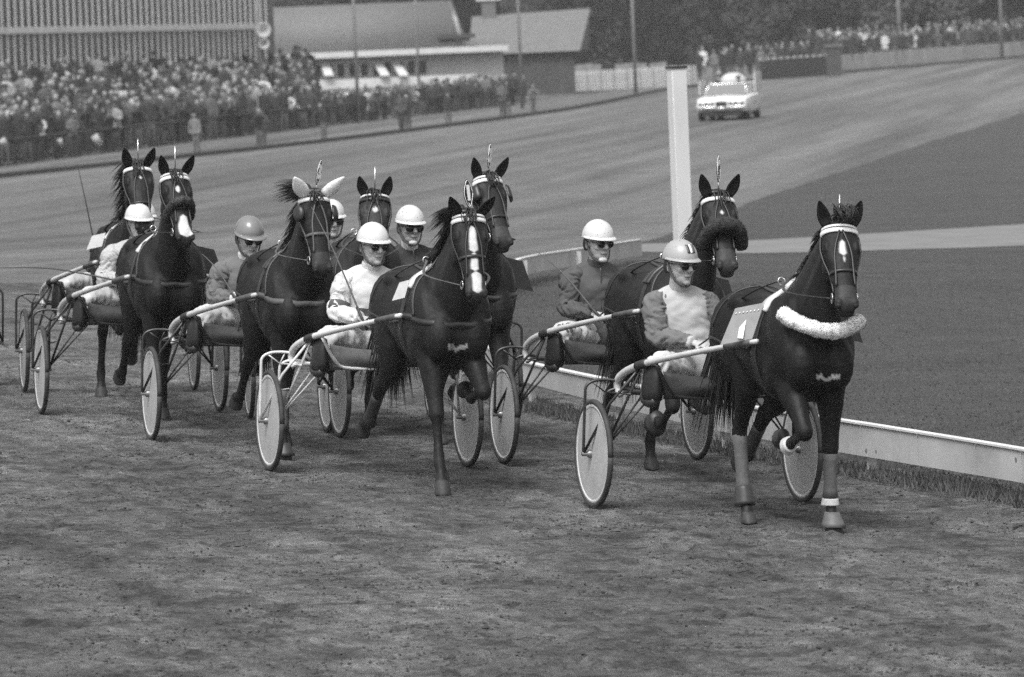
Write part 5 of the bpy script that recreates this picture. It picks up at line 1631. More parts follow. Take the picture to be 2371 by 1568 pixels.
for i in range(nrib + 1):
    t = i / nrib
    for r0, r1 in ((LO, MID), (MID, TOP)):
        a, b = wall_at(t, r0(t)), wall_at(t, r1(t)); b = Vector((a.x, a.y, b.z))
        mb = MB(); mb.box((a + b) / 2 + Vector((0, .05, 0)), (.10, .10, abs(b.z - a.z) - .02)); sharp(obj('rib', mb, 'stand_rib', stand))
for nm, fn, hh in (('strip', MID, .14), ('bottom_edge', LO, .10)):
    a, b = wall_at(0, fn(0)), wall_at(1, fn(1))
    mb = MB(); mb.add([a + Vector((0, -.08, -hh)), b + Vector((0, -.08, -hh)), b + Vector((0, -.08, hh)), a + Vector((0, -.08, hh)), a + Vector((0, .1, -hh)), b + Vector((0, .1, -hh)), b + Vector((0, .1, hh)), a + Vector((0, .1, hh))], [(0, 1, 2, 3), (4, 7, 6, 5), (0, 4, 5, 1), (3, 2, 6, 7), (0, 3, 7, 4), (1, 5, 6, 2)])
    sharp(obj(nm, mb, 'stand_rib', stand))
# side return and base wall so that the stand is a solid building
a = wall_at(1, LO(1)); mb = MB(); mb.box((a.x - .1, a.y + 5.3, (a.z + 9) / 2 - .3), (.3, 10, 9 - a.z + 1.2)); sharp(obj('end_wall', mb, 'stand_panel', stand))
a0, a1 = wall_at(0, LO(0)), wall_at(1, LO(1)); mb = MB()
g0, g1 = zg(a0.x, a0.y) - .2, zg(a1.x, a1.y) - .2
mb.add([(a0.x, a0.y + .5, g0), (a1.x, a1.y + .5, g1), (a1.x, a1.y + .5, a1.z + .05), (a0.x, a0.y + .5, a0.z + .05), (a0.x, a0.y + .9, g0), (a1.x, a1.y + .9, g1), (a1.x, a1.y + .9, a1.z + .05), (a0.x, a0.y + .9, a0.z + .05)], [(0, 1, 2, 3), (4, 7, 6, 5), (0, 4, 5, 1), (3, 2, 6, 7), (0, 3, 7, 4), (1, 5, 6, 2)])
sharp(obj('base_wall', mb, 'dark_far', stand))
# ---- long low hall with the big tiled roof
YH = 312.0
def hx(x): return (K(x, 0)[0] - W_PX / 2) * YH / F_PX
def hz(x, y): return atkd(x, y, YH).z
gzh = -1.2
hall = empty('hall', Matrix.Translation((hx(900), YH, gzh)), 'long low hall with big tiled roof and white fascia behind the crowd', 'building')
X0, X1 = hx(560) - hx(900), hx(1205) - hx(900)
EZ = hz(900, 122) - gzh
DEP = 12.0
def bx(name, x0, x1, y0, y1, z0, z1, mt, parent):
    mb = MB(); mb.box(((x0 + x1) / 2, (y0 + y1) / 2, (z0 + z1) / 2), (x1 - x0, y1 - y0, z1 - z0)); return sharp(obj(name, mb, mt, parent))
bx('wall', X0, X1 - .3, .8, DEP, -.2, EZ - .1, 'wall_far', hall)
bx('fascia', X0 - .2, X1, -.25, -.05, EZ - .16, EZ + .16, 'white_far', hall)
RZ = EZ + 2.75
RX = hx(1082) - hx(900)
mb = MB(); ya, yb, yc = -.2, 6.5, 13.2
mb.add([(X0 - .1, ya, EZ + .1), (RX + .1, ya, EZ + .1), (RX - .2, yb, RZ), (X0 - .1, yb, RZ), (X0 - .1, yc, EZ), (RX + .1, yc, EZ)], [(0, 1, 2, 3), (3, 2, 5, 4), (0, 3, 4), (1, 5, 2), (0, 4, 5, 1)])
obj('roof', mb, 'roof_far', hall); sharp(hall.children[-1])
mb = MB(); mb.add([(RX + .12, 2.2, EZ + .9), (RX + .55, 2.4, EZ + .75), (RX - .12, 6.5, RZ + .02), (RX - .32, 6.4, RZ + .02), (RX + .1, 2.9, EZ + .9), (RX + .5, 3.1, EZ + .75)], [(0, 1, 2, 3), (4, 3, 2, 5), (0, 4, 5, 1), (0, 3, 4), (1, 5, 2)])
obj('gable_board', mb, 'white_dull', hall)
mb = MB(); mb.add([(RX - .1, ya, EZ + .1), (X1 - .02, ya, EZ + .1), (X1 - .02, 6.0, EZ + .45), (RX - .1, 6.0, EZ + .45), (RX - .1, 6, EZ - .05), (X1 - .02, 6, EZ - .05), (X1 - .02, ya, EZ - .05), (RX - .1, ya, EZ - .05)], [(0, 1, 2, 3), (3, 2, 5, 4), (4, 5, 6, 7), (0, 7, 6, 1), (1, 6, 5, 2), (0, 3, 4, 7)])
sharp(obj('flat_roof', mb, 'roof_far', hall))
bx('roof_vent', hx(1045) - hx(900), hx(1130) - hx(900), .5, 1.5, EZ + .62, EZ + .86, 'dark_far', hall)
BZ0, BZ1 = hz(1000, 196) - gzh, hz(1000, 175) - gzh
bx('balustrade', hx(745) - hx(900), hx(1128) - hx(900), -.15, -.02, BZ0, BZ1, 'white_far', hall)
nwin = 13
for i in range(nwin):
    x0 = X0 + 2.5 + (X1 - 4.4 - X0 - 2.5) * i / nwin; w = (X1 - 4.4 - X0 - 2.5) / nwin
    f = bx('window', x0 + .06, x0 + w - .06, .70, .86, BZ1 + .08, EZ - .42, 'white_far', hall)
    bx('pane', x0 + .13, x0 + w - .13, .66, .695, BZ1 + .14, EZ - .50, 'pane_far', f)
for i in range(12):
    x0 = hx(770) - hx(900) + i * .72
    d_ = bx('door', x0, x0 + .44, .72, .86, -.1, BZ0 - .12, ('wall_far', 'pane_far', 'concrete')[i % 3], hall)
for i, (xa, xb) in enumerate(((768, 795), (890, 925), (932, 968))):
    x0, x1 = hx(xa) - hx(900), hx(xb) - hx(900); zt, zb = hz(xa, 142) - gzh, hz(xb, 172) - gzh
    mb = MB(); mb.add([(x0, .6, zt), (x0 + .45, .6, zt), (x1 + .1, -.5, zb), (x1 - .40, -.5, zb), (x0, .6, zt - .06), (x0 + .45, .6, zt - .06), (x1 + .1, -.5, zb - .06), (x1 - .40, -.5, zb - .06)], [(0, 1, 2, 3), (7, 6, 5, 4), (0, 4, 5, 1), (1, 5, 6, 2), (2, 6, 7, 3), (3, 7, 4, 0)])
    sharp(obj('awning', mb, 'white_far', hall))
# ---- second house with hipped roof
Y2 = 338.0
def px2(x, y): return atkd(x, y, Y2)
b2 = empty('house', Matrix.Translation((px2(1230, 0).x, Y2, gzh)), 'house with hipped roof and dark wall right of the hall', 'house')
c2 = px2(1230, 0).x
L0, L1 = px2(1080, 0).x - c2, px2(1338, 0).x - c2; e2 = px2(1230, 122).z - gzh; r2 = px2(1230, 46).z - gzh + .55
bx('wall', L0 + .4, L1 - .35, .4, 8, -.2, e2 - .05, 'dark_far', b2)
mb = MB(); t0, t1 = px2(1090, 0).x - c2, px2(1355, 0).x - c2 + .35
mb.add([(L0, 0, e2), (L1, 0, e2), (L1 + .6, 8.6, e2), (L0, 8.6, e2), (t0, 4.3, r2 - .2), (t1, 4.3, r2)], [(0, 1, 5, 4), (1, 2, 5), (2, 3, 4, 5), (3, 0, 4), (0, 3, 2, 1)])
sharp(obj('roof', mb, 'roof_far', b2))
q = px2(1132, 38); ch = bx('chimney', q.x - c2 - .42, q.x - c2 + .42, 4.0, 4.8, q.z - gzh - .9, q.z - gzh + .9, 'concrete', b2)
bx('chimney_pot', q.x - c2 - .75, q.x - c2 + .75, 3.9, 4.9, q.z - gzh + .95, q.z - gzh + 1.3, 'white_far', ch)
# ---- white hoardings and picket fence right of the hall
rowf = [(1140, 198), (1215, 190), (1290, 186), (1400, 180), (1405, 178), (1480, 170), (1545, 165)]
for i, (xa, xb, yb_, yt) in enumerate(((1140, 1205, 205, 162), (1215, 1310, 200, 155), (1315, 1395, 196, 150), (1425, 1500, 186, 147), (1505, 1545, 182, 145))):
    p0, p1 = atk(xa, yb_), atk(xb, yb_ - 4); Yq = (p0.y + p1.y) / 2 + 4; a, b = atkd(xa, yb_, Yq), atkd(xb, yb_ - 3, Yq); t = atkd(xa, yt, Yq)
    r_ = empty('hoarding', Matrix.Translation(((a.x + b.x) / 2, Yq, zg(a.x, Yq))), ('leftmost', 'second', 'third', 'fourth', 'rightmost')[i] + ' pale boarded hoarding in the row right of the hall', 'hoarding', 'pale hoardings')
    w = b.x - a.x; h_ = t.z - zg(a.x, Yq); nb = max(3, int(w / .55))
    for k in range(nb): bx('plank', -w / 2 + w * k / nb + .015, -w / 2 + w * (k + 1) / nb - .015, -.03 - .01 * (k % 2), .03, .1, h_ * (.96 + .03 * ((k * 7) % 3)), 'plank_far', r_)
    bx('rail', -w / 2, w / 2, .045, .10, h_ * .7, h_ * .78, 'dark_far', r_)
pk0, pk1 = atk(1330, 212), atk(1610, 196)
pf = empty('picket_fence', Matrix.Identity(4), 'white picket fence at the track edge left of the white car', 'fence')
npk = 46
for i in range(npk + 1):
    p = pk0.lerp(pk1, i / npk); p.z = zg(p.x, p.y); mb = MB(); mb.box(p + Vector((0, 0, .62)), (.10, .04, 1.24)); sharp(obj('picket', mb, 'white_far' if i % 5 else 'white_dull', pf))
dd = (pk1 - pk0)
for hh in (.35, 1.0):
    mb = MB(); mb.tube([pk0 + Vector((0, .05, hh)), pk1 + Vector((0, .05, hh))], .045, n=4); obj('rail', mb, 'white_far', pf)
# ---- dark board fence and white wall on the right
a, b = atk(1762, 186), atk(1928, 174)
df = empty('board_fence', Matrix.Identity(4), 'dark board fence with pale tops between the car and the white wall', 'fence')
nd = 22
for i in range(nd):
    p, q = a.lerp(b, i / nd), a.lerp(b, (i + 1) / nd); c = (p + q) / 2; c.z = zg(c.x, c.y)
    w = (q - p).length; ang = math.atan2((q - p).y, (q - p).x); Q = Matrix.Rotation(ang, 3, 'Z')
    mb = MB(); mb.box(c + Vector((0, 0, .62)), (w * .94, .06, 1.30), Q); o = sharp(obj('board', mb, 'dark_far', df))
    if i % 2 == 0: mb = MB(); mb.box(c + Vector((0, 0, 1.36)), (w * .9, .10, .14), Q); sharp(obj('board_top', mb, 'white_far', o))
ed = empty('gate_pier', Matrix.Translation(atk(1932, 176)), 'dark pier at the left end of the white wall', 'pier')
bx('block', -.5, .5, -.3, .3, -.1, 1.9, 'dark_far', ed); bx('cap', -.6, .6, -.4, .4, 1.9, 2.05, 'concrete', ed)
WW = [at(836, 74), at(930, 65.5), at(1024, 57.5), at(1100, 51), at(1250, 40), at(1450, 27)]
ww = empty('trackside_wall', Matrix.Identity(4), 'long low white wall along the far outer bend at the right', 'wall')
wz = bez([tuple(p) for p in WW], 6)
for p, q in zip(wz, wz[1:]):
    p, q = Vector(p), Vector(q); d_ = (q - p).normalized(); n_ = Vector((-d_.y, d_.x, 0)); p += n_ * .6; q += n_ * .6
    t = n_ * .12
    mb = MB(); z0, z1 = Vector((0, 0, -.2)), Vector((0, 0, 1.22))
    p2, q2 = p + d_ * .015, q - d_ * .015
    mb.add([p2 - t + z0, q2 - t + z0, q2 + t + z0, p2 + t + z0, p2 - t + z1, q2 - t + z1, q2 + t + z1, p2 + t + z1], [(0, 3, 2, 1), (4, 5, 6, 7), (0, 1, 5, 4), (2, 3, 7, 6), (1, 2, 6, 5), (3, 0, 4, 7)])
    sharp(obj('panel', mb, 'wall_white', ww) if 'wall_white' in M else obj('panel', mb, M.setdefault('wall_white', simple('whitewashed_wall', .38, .9, amt=.25, scale=.5)), ww))
# spectators behind the white wall and the dark fence
items = []; n_show = 0
def right_row(pts, n, offs, lift, label, grp):
    global n_show
    for i in range(n):
        t = i / n * (len(pts) - 1); k = int(t); p = Vector(pts[k]).lerp(Vector(pts[min(k + 1, len(pts) - 1)]), t - k)
        for off in offs:
            if rs.random() < .85:
                c = p + Vector((-.3, .95, 0)) * (off + rs.uniform(0, .5)) + Vector((rs.uniform(-.3, .3), 0, 0)); c.z = zg(c.x, c.y) + lift + (off - .8) * .16
                m4 = Matrix.Translation(c) @ Matrix.Rotation(rs.uniform(-.5, .5), 4, 'Z')
                if off == offs[0]:
                    o = bpy.data.objects.new('person', SPEC[rs.randrange(len(SPEC))]); COL.objects.link(o); o.matrix_world = m4; tag(o, label, 'spectator', grp)
                else: items.append((m4, rs.randrange(len(SPEC))))
right_row([tuple(p) for p in wz[:16]], 46, (1.2, 2.2, 3.2, 4.2), .75, 'spectator standing right behind the long white wall', 'spectators behind the white wall')
right_row([atk(1640, 196), atk(1928, 174)], 16, (1.0, 2.2), .35, 'spectator behind the dark board fence by the car', 'spectators behind the dark fence')
crowd_mass(items, 'far mass of spectators further back behind the white wall')
# ---- lamp poles
for i, (x, yb_, Yq, wd) in enumerate(((827, 205, 268, .075), (970, 190, 300, .065), (1207, 190, 290, .075), (1470, 158, 330, .10), (2083, 96, 420, .15), (603, 150, 262, .09), (2318, 60, 430, .12))):
    q = atkd(x, yb_, Yq); z0 = zg(q.x, Yq) - .1
    names = ('first lamp pole from the left in front of the hall', 'second lamp pole, thin, in front of the hall', 'third lamp pole at the right end of the hall fascia', 'lamp pole against the dark trees left of the car', 'thick lamp pole behind the crowd at the right', 'loudspeaker mast at the right corner of the ribbed stand', 'rightmost mast behind the crowd on the white wall')[i]
    r_ = empty('lamp_pole' if i not in (5,) else 'loudspeaker_mast', Matrix.Translation((q.x, Yq, z0)), names, 'lamp pole' if i != 5 else 'mast', 'tall poles along the far side')
    mb = MB(); mb.tube([(0, 0, 0), (0, 0, 4.5), (0, 0, 9.0)], [wd * 1.2, wd, wd * .75], n=10); obj('pole', mb, 'pole_far', r_)
    if i != 5:
        mb = MB(); mb.tube([(0, 0, 8.8), (.3, -.4, 9.3), (.7, -1.0, 9.4)], .04, n=6, smooth=3); arm_ = obj('arm', mb, 'pole_far', r_)
        mb = MB(); mb.ell((.8, -1.15, 9.36), (.18, .35, .09)); obj('lamp_head', mb, 'white_dull', arm_)
    else:
        for zz, sc in ((atkd(603, 68, Yq).z - z0, 1.0), (atkd(603, 100, Yq).z - z0, .7)):
            mb = MB(); mb.lathe([(.06, 0), (.10, .2), (.22 * sc, .45), (.36 * sc, .6), (.34 * sc, .61), (.08, .3)], (.1, -.1, zz), (.25, -1, -.05), n=16); obj('horn', mb, 'white_far', r_)
# ---- trees
def leaf_mat(name, v):
    m_, nt, b = new_mat(name)
    b.inputs['Roughness'].default_value = .8; b.inputs['Specular IOR Level'].default_value = .2
    oi = N(nt, 'ShaderNodeObjectInfo'); mr = N(nt, 'ShaderNodeMapRange'); nt.links.new(oi.outputs['Random'], mr.inputs[0])
    mr.inputs['To Min'].default_value, mr.inputs['To Max'].default_value = v * .75, v * 1.3
    nt.links.new(mr.outputs[0], b.inputs['Base Color'])
    return m_
M['leaf'] = leaf_mat('dark_foliage', .042)
def crown_mesh(seed, h_, r_, n=5200):
    rn = random.Random(seed); mb = MB(); cl = []
    for _ in range(46):
        a = rn.uniform(0, 6.28); z = rn.random() ** .8; rr = r_ * math.sqrt(max(.05, 1 - (z - .35) ** 2 * 1.7)) * rn.uniform(.45, 1.05)
        cl.append((Vector((rr * math.cos(a), rr * math.sin(a), .3 + z * h_)), rn.uniform(.5, 1.15) * r_ * .36))
    for _ in range(n):
        c, cr = rn.choice(cl); d_ = Vector((rn.gauss(0, 1), rn.gauss(0, 1), rn.gauss(0, .8))); d_ = d_.normalized() * cr * rn.uniform(.55, 1.05)
        p = c + d_; s = rn.uniform(.12, .26); u = Vector((rn.gauss(0, 1), rn.gauss(0, 1), rn.gauss(0, .6))).normalized(); w = u.orthogonal().normalized()
        o = len(mb.v); mb.v += [p - u * s, p + w * s * .55, p + u * s, p - w * s * .55]; mb.face((o, o + 1, o + 2, o + 3))
    return mb.data('crown', smooth=False)
def trunk_mesh(seed, h_):
    rn = random.Random(seed); mb = MB()
    mb.tube([(0, 0, -.2), (.05, 0, h_ * .3), (rn.uniform(-.2, .2), rn.uniform(-.2, .2), h_ * .8)], [.26, .2, .07], n=8, smooth=3)
    for k in range(7):
        a = rn.uniform(0, 6.28); z = rn.uniform(.25, .7) * h_
        mb.tube([(0.03, 0, z), (math.cos(a) * .8, math.sin(a) * .8, z + .5), (math.cos(a) * 1.7, math.sin(a) * 1.7, z + 1.3)], [.10, .07, .02], n=5, smooth=2)
    return mb.data('trunk')
CROWN = [crown_mesh(s, h_, r_) for s, h_, r_ in ((1, 7.5, 3.4), (2, 8.5, 3.0), (3, 6.8, 3.8))]; TRUNK = [trunk_mesh(s, 7) for s in (1, 2, 3)]
for me in CROWN: me.materials.append(M['leaf'])
for me in TRUNK: me.materials.append(M['trunk'])
tx = 250; i = 0
rt = random.Random(9)
TREES = []
for Yr, x0, x1, st in ((478, 560, 1060, 30), (505, 235, 1070, 30), (540, 220, 1090, 28), (520, 1095, 1560, 26)):
    px = x0
    while px < x1:
        TREES.append((px + rt.uniform(-8, 8), Yr + rt.uniform(-8, 8))); px += st * rt.uniform(.8, 1.2)
for i, (px, Yr) in enumerate(TREES):
    x = (px - W_PX / 2) * Yr / F_PX
    k = rt.randrange(3); sc = rt.uniform(.85, 1.25)
    r_ = empty('tree', Matrix.Translation((x, Yr, zg(x, Yr))) @ Matrix.Rotation(rt.uniform(0, 6), 4, 'Z') @ Matrix.Scale(sc, 4), 'dark leafy tree in the belt of trees along the back', 'tree', 'belt of dark trees behind the course')
    for nm, me in (('crown', CROWN[k]), ('trunk', TRUNK[k])):
        o = bpy.data.objects.new(nm, me); COL.objects.link(o); o.parent = r_
# ------------------------------------------------------------------ white pace car following the field
M['car_paint'] = simple('white_car_paint', .62, .25, amt=.05, scale=3)
M['chrome'] = simple('car_chrome', .6, .2, metal=.9, amt=.05)
M['car_dark'] = simple('car_underside', .015, .6, amt=.2)
M['car_glass'] = simple('car_windscreen', .16, .1, amt=.1)
M['headlamp'] = simple('headlamp_glass', .35, .1, amt=0)
cp = atk(1690, 276)
car = empty('pace_car', frame4(Vector((cp.x, cp.y, cp.z)), R(-9)) @ Matrix.Scale(1.10, 4), 'white open American pace car with folded gate wings far up the track', 'car')
mb = MB(); rr = []
# body: sections along x (front = +x)
secs = [(2.62, .84, .42, .72), (2.55, .93, .36, .80), (2.2, .985, .32, .86), (1.2, 1.0, .30, .91), (.4, 1.0, .30, .93), (-.6, 1.0, .30, .93), (-1.6, 1.0, .32, .94), (-2.5, .96, .38, .92), (-2.7, .88, .45, .82)]
for x, w, z0, z1 in secs:
    pr = [(-w * .95, z0), (-w, z0 + .15), (-w, (z0 + z1) / 2 + .05), (-w * .97, z1 - .04), (-w * .88, z1), (0, z1 + .035), (w * .88, z1), (w * .97, z1 - .04), (w, (z0 + z1) / 2 + .05), (w, z0 + .15), (w * .95, z0)]
    rr.append([Vector((x, y, z)) for y, z in pr])
mb.loft(rr); sharp(obj('body', mb, 'car_paint', car), 40)
def cb(name, x, y, z, sx, sy, sz, mt, parent=car, bev=.02):
    mb = MB(); mb.box((x, y, z), (sx, sy, sz)); o = sharp(obj(name, mb, mt, parent))
    if bev: b_ = o.modifiers.new('b', 'BEVEL'); b_.width = bev; b_.segments = 2
    return o
gr = cb('grille', 2.625, 0, .63, .06, .42, .20, 'car_dark')
for q in (-1, 1):
    s_ = cb('grille_side', 2.60, q * .56, .64, .06, .60, .12, 'car_dark')
    for k in (.44, .68):
        mb = MB(); mb.lathe([(.002, .02), (.055, .015), (.065, 0), (.065, -.03)], (2.645, q * k, .64), (1, 0, 0), n=14); obj('headlamp', mb, 'headlamp', s_)
    cb('bumper', 2.66, q * .56, .50, .10, .78, .10, 'chrome')
    for x in (1.65, -1.6):
        c = Vector((x, q * .86, .33)); mb = MB(); mb.lathe([(.02, .10), (.17, .10), (.19, .115), (.31, .11), (.33, .06), (.33, -.06), (.31, -.11), (.02, -.10)], (0, 0, 0), (0, 1, 0), n=24)
        wl = obj('wheel', mb, 'tyre', car, loc=c); mb = MB(); mb.lathe([(.17, -.12), (.15, -.125), (.02, -.13), (.02, .13), (.15, .125), (.17, .12)], (0, 0, 0), (0, 1, 0), n=20); obj('hub_cap', mb, 'chrome', wl)
    cb('door_line', .1, q * 1.004, .62, 1.3, .012, .02, 'car_dark', bev=0)
cb('bumper', 2.70, 0, .47, .08, .34, .11, 'chrome')
cb('underside', 2.2, 0, .27, .8, 1.5, .20, 'car_dark'); cb('underside', -.2, 0, .24, 4.2, 1.6, .16, 'car_dark')
# windscreen with frame
mb = MB(); V_ = [Vector((.95, -.82, .95)), Vector((.95, .82, .95)), Vector((.50, .70, 1.36)), Vector((.50, -.70, 1.36))]
mb.add(V_ + [v + Vector((-.015, 0, 0)) for v in V_], [(0, 1, 2, 3), (7, 6, 5, 4), (0, 4, 5, 1), (1, 5, 6, 2), (2, 6, 7, 3), (3, 7, 4, 0)]); ws = sharp(obj('windscreen', mb, 'car_glass', car))
mb = MB(); mb.tube([V_[0], V_[3], V_[2], V_[1]], .028, n=6); obj('screen_frame', mb, 'chrome', ws)
cb('dashboard', .45, 0, .96, .3, 1.5, .08, 'car_dark'); cb('seat', -.5, 0, .95, .25, 1.5, .50, 'white_dull'); cb('seat', -1.4, 0, .98, .25, 1.5, .50, 'white_dull')
# folded starting-gate wings and their frame at the rear
fr_ = MB(); fr_.tube([(-1.7, -.95, .9), (-1.7, -.95, 1.36), (-1.7, .95, 1.36), (-1.7, .95, .9)], .035, n=8); gt = obj('gate_frame', fr_, 'white_far', car)
for q in (-1, 1):
    for k in range(4):
        mb = MB(); mb.box((-1.4 + .55 * k, q * 1.06, 1.02 + (.75 if q > 0 else .45) * .5), (.48, .05, .75 if q > 0 else .50)); sharp(obj('gate_wing', mb, 'white_far', car))
mb = MB(); mb.ell((-1.15, .05, 1.40), (.40, .52, .36), seg=20, rings=12); obj('hood_dome', mb, 'white_far', car)
for i, (x, y, lb, hz_) in enumerate(((-.35, .38, 'driver of the white pace car behind its windscreen', .55), (-1.75, -.55, 'official in a pale cap standing in the back of the white pace car', .55), (-.35, -.40, 'front passenger of the white pace car', .50))):
    o = bpy.data.objects.new('person', SPEC[(5, 1, 0)[i]]); COL.objects.link(o); o.matrix_world = car.matrix_world @ Matrix.Translation((x, y, -.10 if i != 1 else .05)) @ Matrix.Rotation(R(90), 4, 'Z'); tag(o, lb, 'person')
# ================================================================== THE RACE
NRM = Vector((BANK, 0, 1)).normalized()
GAP = 1.66           # horse's middle ahead of the axle
def team_frame(lx, ly, rx, ry, heading):
    a, b = atk(lx, ly), atk(rx, ry)
    c = (a + b) / 2
    c.z = zg(c.x, c.y) + .006
    m4 = frame4(c, R(heading), NRM)
    return m4
def horse_frame(m4, gap=GAP, side=0.0, turn=0.0):
    return m4 @ Matrix.Translation((gap, side, 0)) @ Matrix.Rotation(R(turn), 4, 'Z')
def to_horse(mh, m4, p): return mh.inverted() @ (m4 @ Vector(p))
def whip(m4, hand, tip, label, bend=.15, r_=.006, mat_='leather'):
    a, b = Vector(hand), Vector(tip)
    root = MB()
    mid = a.lerp(b, .5) + Vector((0, 0, bend * .25))
    root.tube([a - (b - a).normalized() * .10, a, mid, a.lerp(b, .85) + Vector((0, 0, bend * .12)), b], [r_ * 1.5, r_ * 1.4, r_, r_ * .6, r_ * .35], n=6, smooth=5)
    o = obj('driving_whip', root, mat_); o.matrix_world = m4
    tag(o, label, 'whip', 'driving whips')
    d_ = (b - a).normalized()
    mb = MB(); mb.tube([a - d_ * .11, a + d_ * .08], r_ * 1.9, n=8); obj('grip', mb, 'tape', o)
    return o
HANDS = ((.22, .105, 1.135), (.22, -.105, 1.135))
def rein_ends(mh, m4, hands=HANDS): return [to_horse(mh, m4, Vector(h_) + Vector((.07, 0, -.01))) for h_ in hands]

# --- A: leading horse on the right
mA = team_frame(1350, 1180, 1880, 1165, 18)
sA = build_sulky(mA, 'dark framed sulky with pale shafts behind the leading horse with the white fleece collar', tip=2.0)
hm = horse_frame(mA)
A = build_horse('A', hm, 'leading black horse with a white fleece breast roll and board number 1', coat_v=.0125, legs=('mid', 'fold_low', 'push', 'land'), head_yaw=-14, head_pitch=54, neck_yaw=3, neck_fwd=-.02, neck_up=.0,
                mark={'face': [(.13, .25, .012, .020), (.25, .30, .006, .004)], 'chest': (.66, .03, 1.02)}, mane='short', ears='topknot', seed=11, ear_spread=.55, ear_back=.75)
bridle(A, brow='white_strap', brow2='white_strap', nose_t=.36)
head_number(A, None, pole=.18)
harness(A, collar=None, cloth='plate_white', boards=(dict(board='plate_dark'), dict(board='plate_grey', digit='1', lines=True)), reins_to=rein_ends(hm, mA))
fleece(A, 'fleece_roll', [(.62, -.275, 1.455), (.715, -.20, 1.395), (.80, -.07, 1.345), (.81, .05, 1.335), (.76, .18, 1.365), (.71, .255, 1.40)], .050, 'fleece_white', A['rnd'], fuzz=.007, count=4000)
leg_wrap(A, 'lf', .10, .98, 'wrap_grey', .012); leg_wrap(A, 'lf', 1.0, 1.14, 'wrap_light', .012); bell_boot(A, 'lf', 'boot_grey')
leg_wrap(A, 'rh', .05, .95, 'wrap_grey', .012); leg_wrap(A, 'rh', .85, 1.15, 'boot_dark', .020, 'ankle_boot')
leg_wrap(A, 'rf', .9, 1.08, 'wrap_light', .010)
leg_wrap(A, 'lh', .2, .95, 'boot_dark', .012, 'leg_boot')
build_driver(mA, 'driver in pale striped helmet, dark glasses and white front with grey sleeves', helmet='helmet_pale', vest='cloth_pale', sleeve='cloth_grey', trousers='trouser_white', collar='cloth_pale', chin='turtle', emblem=True, look=16, lean=-.09, forward=-.03, hands=HANDS)

# --- B: horse with the big dark shadow roll, number 6
mB = team_frame(1153, 1073, 1629, 1070, 16)
build_sulky(mB, 'dark framed sulky with pale shafts beside the rail behind horse number 6', seed=2)
hm = horse_frame(mB)
B = build_horse('B', hm, 'dark horse with a fat dark shadow roll and badge number 6 next to the rail', coat_v=.022, legs=('fold_low', 'lift', 'late', 'push'), head_yaw=-10, head_pitch=54, neck_fwd=.02, neck_up=.08, neck_yaw=7,
                mark={'face': [(.15, .19, .010, .012)]}, mane='short', seed=12, ear_spread=.5)
bridle(B, brow='white_strap', nose_t=.34, strapm='leather')
head_number(B, '6', turn=58, pole=.10)
harness(B, boards=(dict(board='plate_dark'), None), reins_to=rein_ends(hm, mB))
shadow_roll(B, 'fleece_brown', t=.33, wide=.120, rise=.080, rad=.046)
leg_wrap(B, 'lf', .55, 1.1, 'wrap_grey', .016, 'ankle_boot'); bell_boot(B, 'lf', 'boot_grey'); bell_boot(B, 'rf', 'boot_dark')
build_driver(mB, 'driver in mud specked white helmet, white chin cup and creased dark jacket', helmet='helmet_mud', vest='cloth_midgrey', sleeve='cloth_midgrey', trousers='trouser_mud', collar='cloth_midgrey', look=14, chin='cup', lean=-.02, forward=.02)
whip(mB, (.24, -.12, 1.15), (-.05, -.50, 1.60), 'slender pale whip held by the driver in the creased dark jacket', mat_='leather_grey')

# --- C: centre front, long white blaze
mC = team_frame(605, 1090, 1103, 1085, 17)
build_sulky(mC, 'white painted sulky with white frame tubes in the centre foreground', shaft='shaft_white', frame='frame_white', apron='apron_grey', seed=3)
hm = horse_frame(mC)
C_ = build_horse('C', hm, 'black horse with a long white blaze and white chest mark in the centre', coat_v=.020, legs=('fold', 'land', 'land', 'push'), head_yaw=-2, head_pitch=66, neck_fwd=-.02, neck_up=-.03,
                 mark={'face': [(.10, .30, .018, .028), (.30, .44, .018, .024), (.44, .60, .030, .026)], 'chest': (.66, -.02, 1.03), 'socks': [('lf', .3)]}, mane='blown', lock=.75, lock_z=-.35, seed=13, ear_spread=.7, ear_back=.5)
bridle(C_, brow='white_strap', brow2='white_strap', nose_t=.33)
head_number(C_, '1', turn=35, tilt=-.10, pole=.06)
harness(C_, cloth='plate_white', boards=(None, dict(board='plate_white', drop=.15, wide=.09)), reins_to=rein_ends(hm, mC), rein_mat='leather_grey')
leg_wrap(C_, 'rh', .2, .95, 'boot_dark', .012, 'leg_boot')
build_driver(mC, 'driver in clean white helmet and white jacket with a dark chest band', helmet='helmet_white', vest='cloth_white', sleeve='cloth_white', trousers='trouser_white', collar='cloth_white', band='cloth_midgrey', look=12, forward=.03, lean=.02)
whip(mC, (.24, -.13, 1.15), (-.10, -.42, 1.95), 'long thin whip held by the white jacketed driver', mat_='leather_grey')

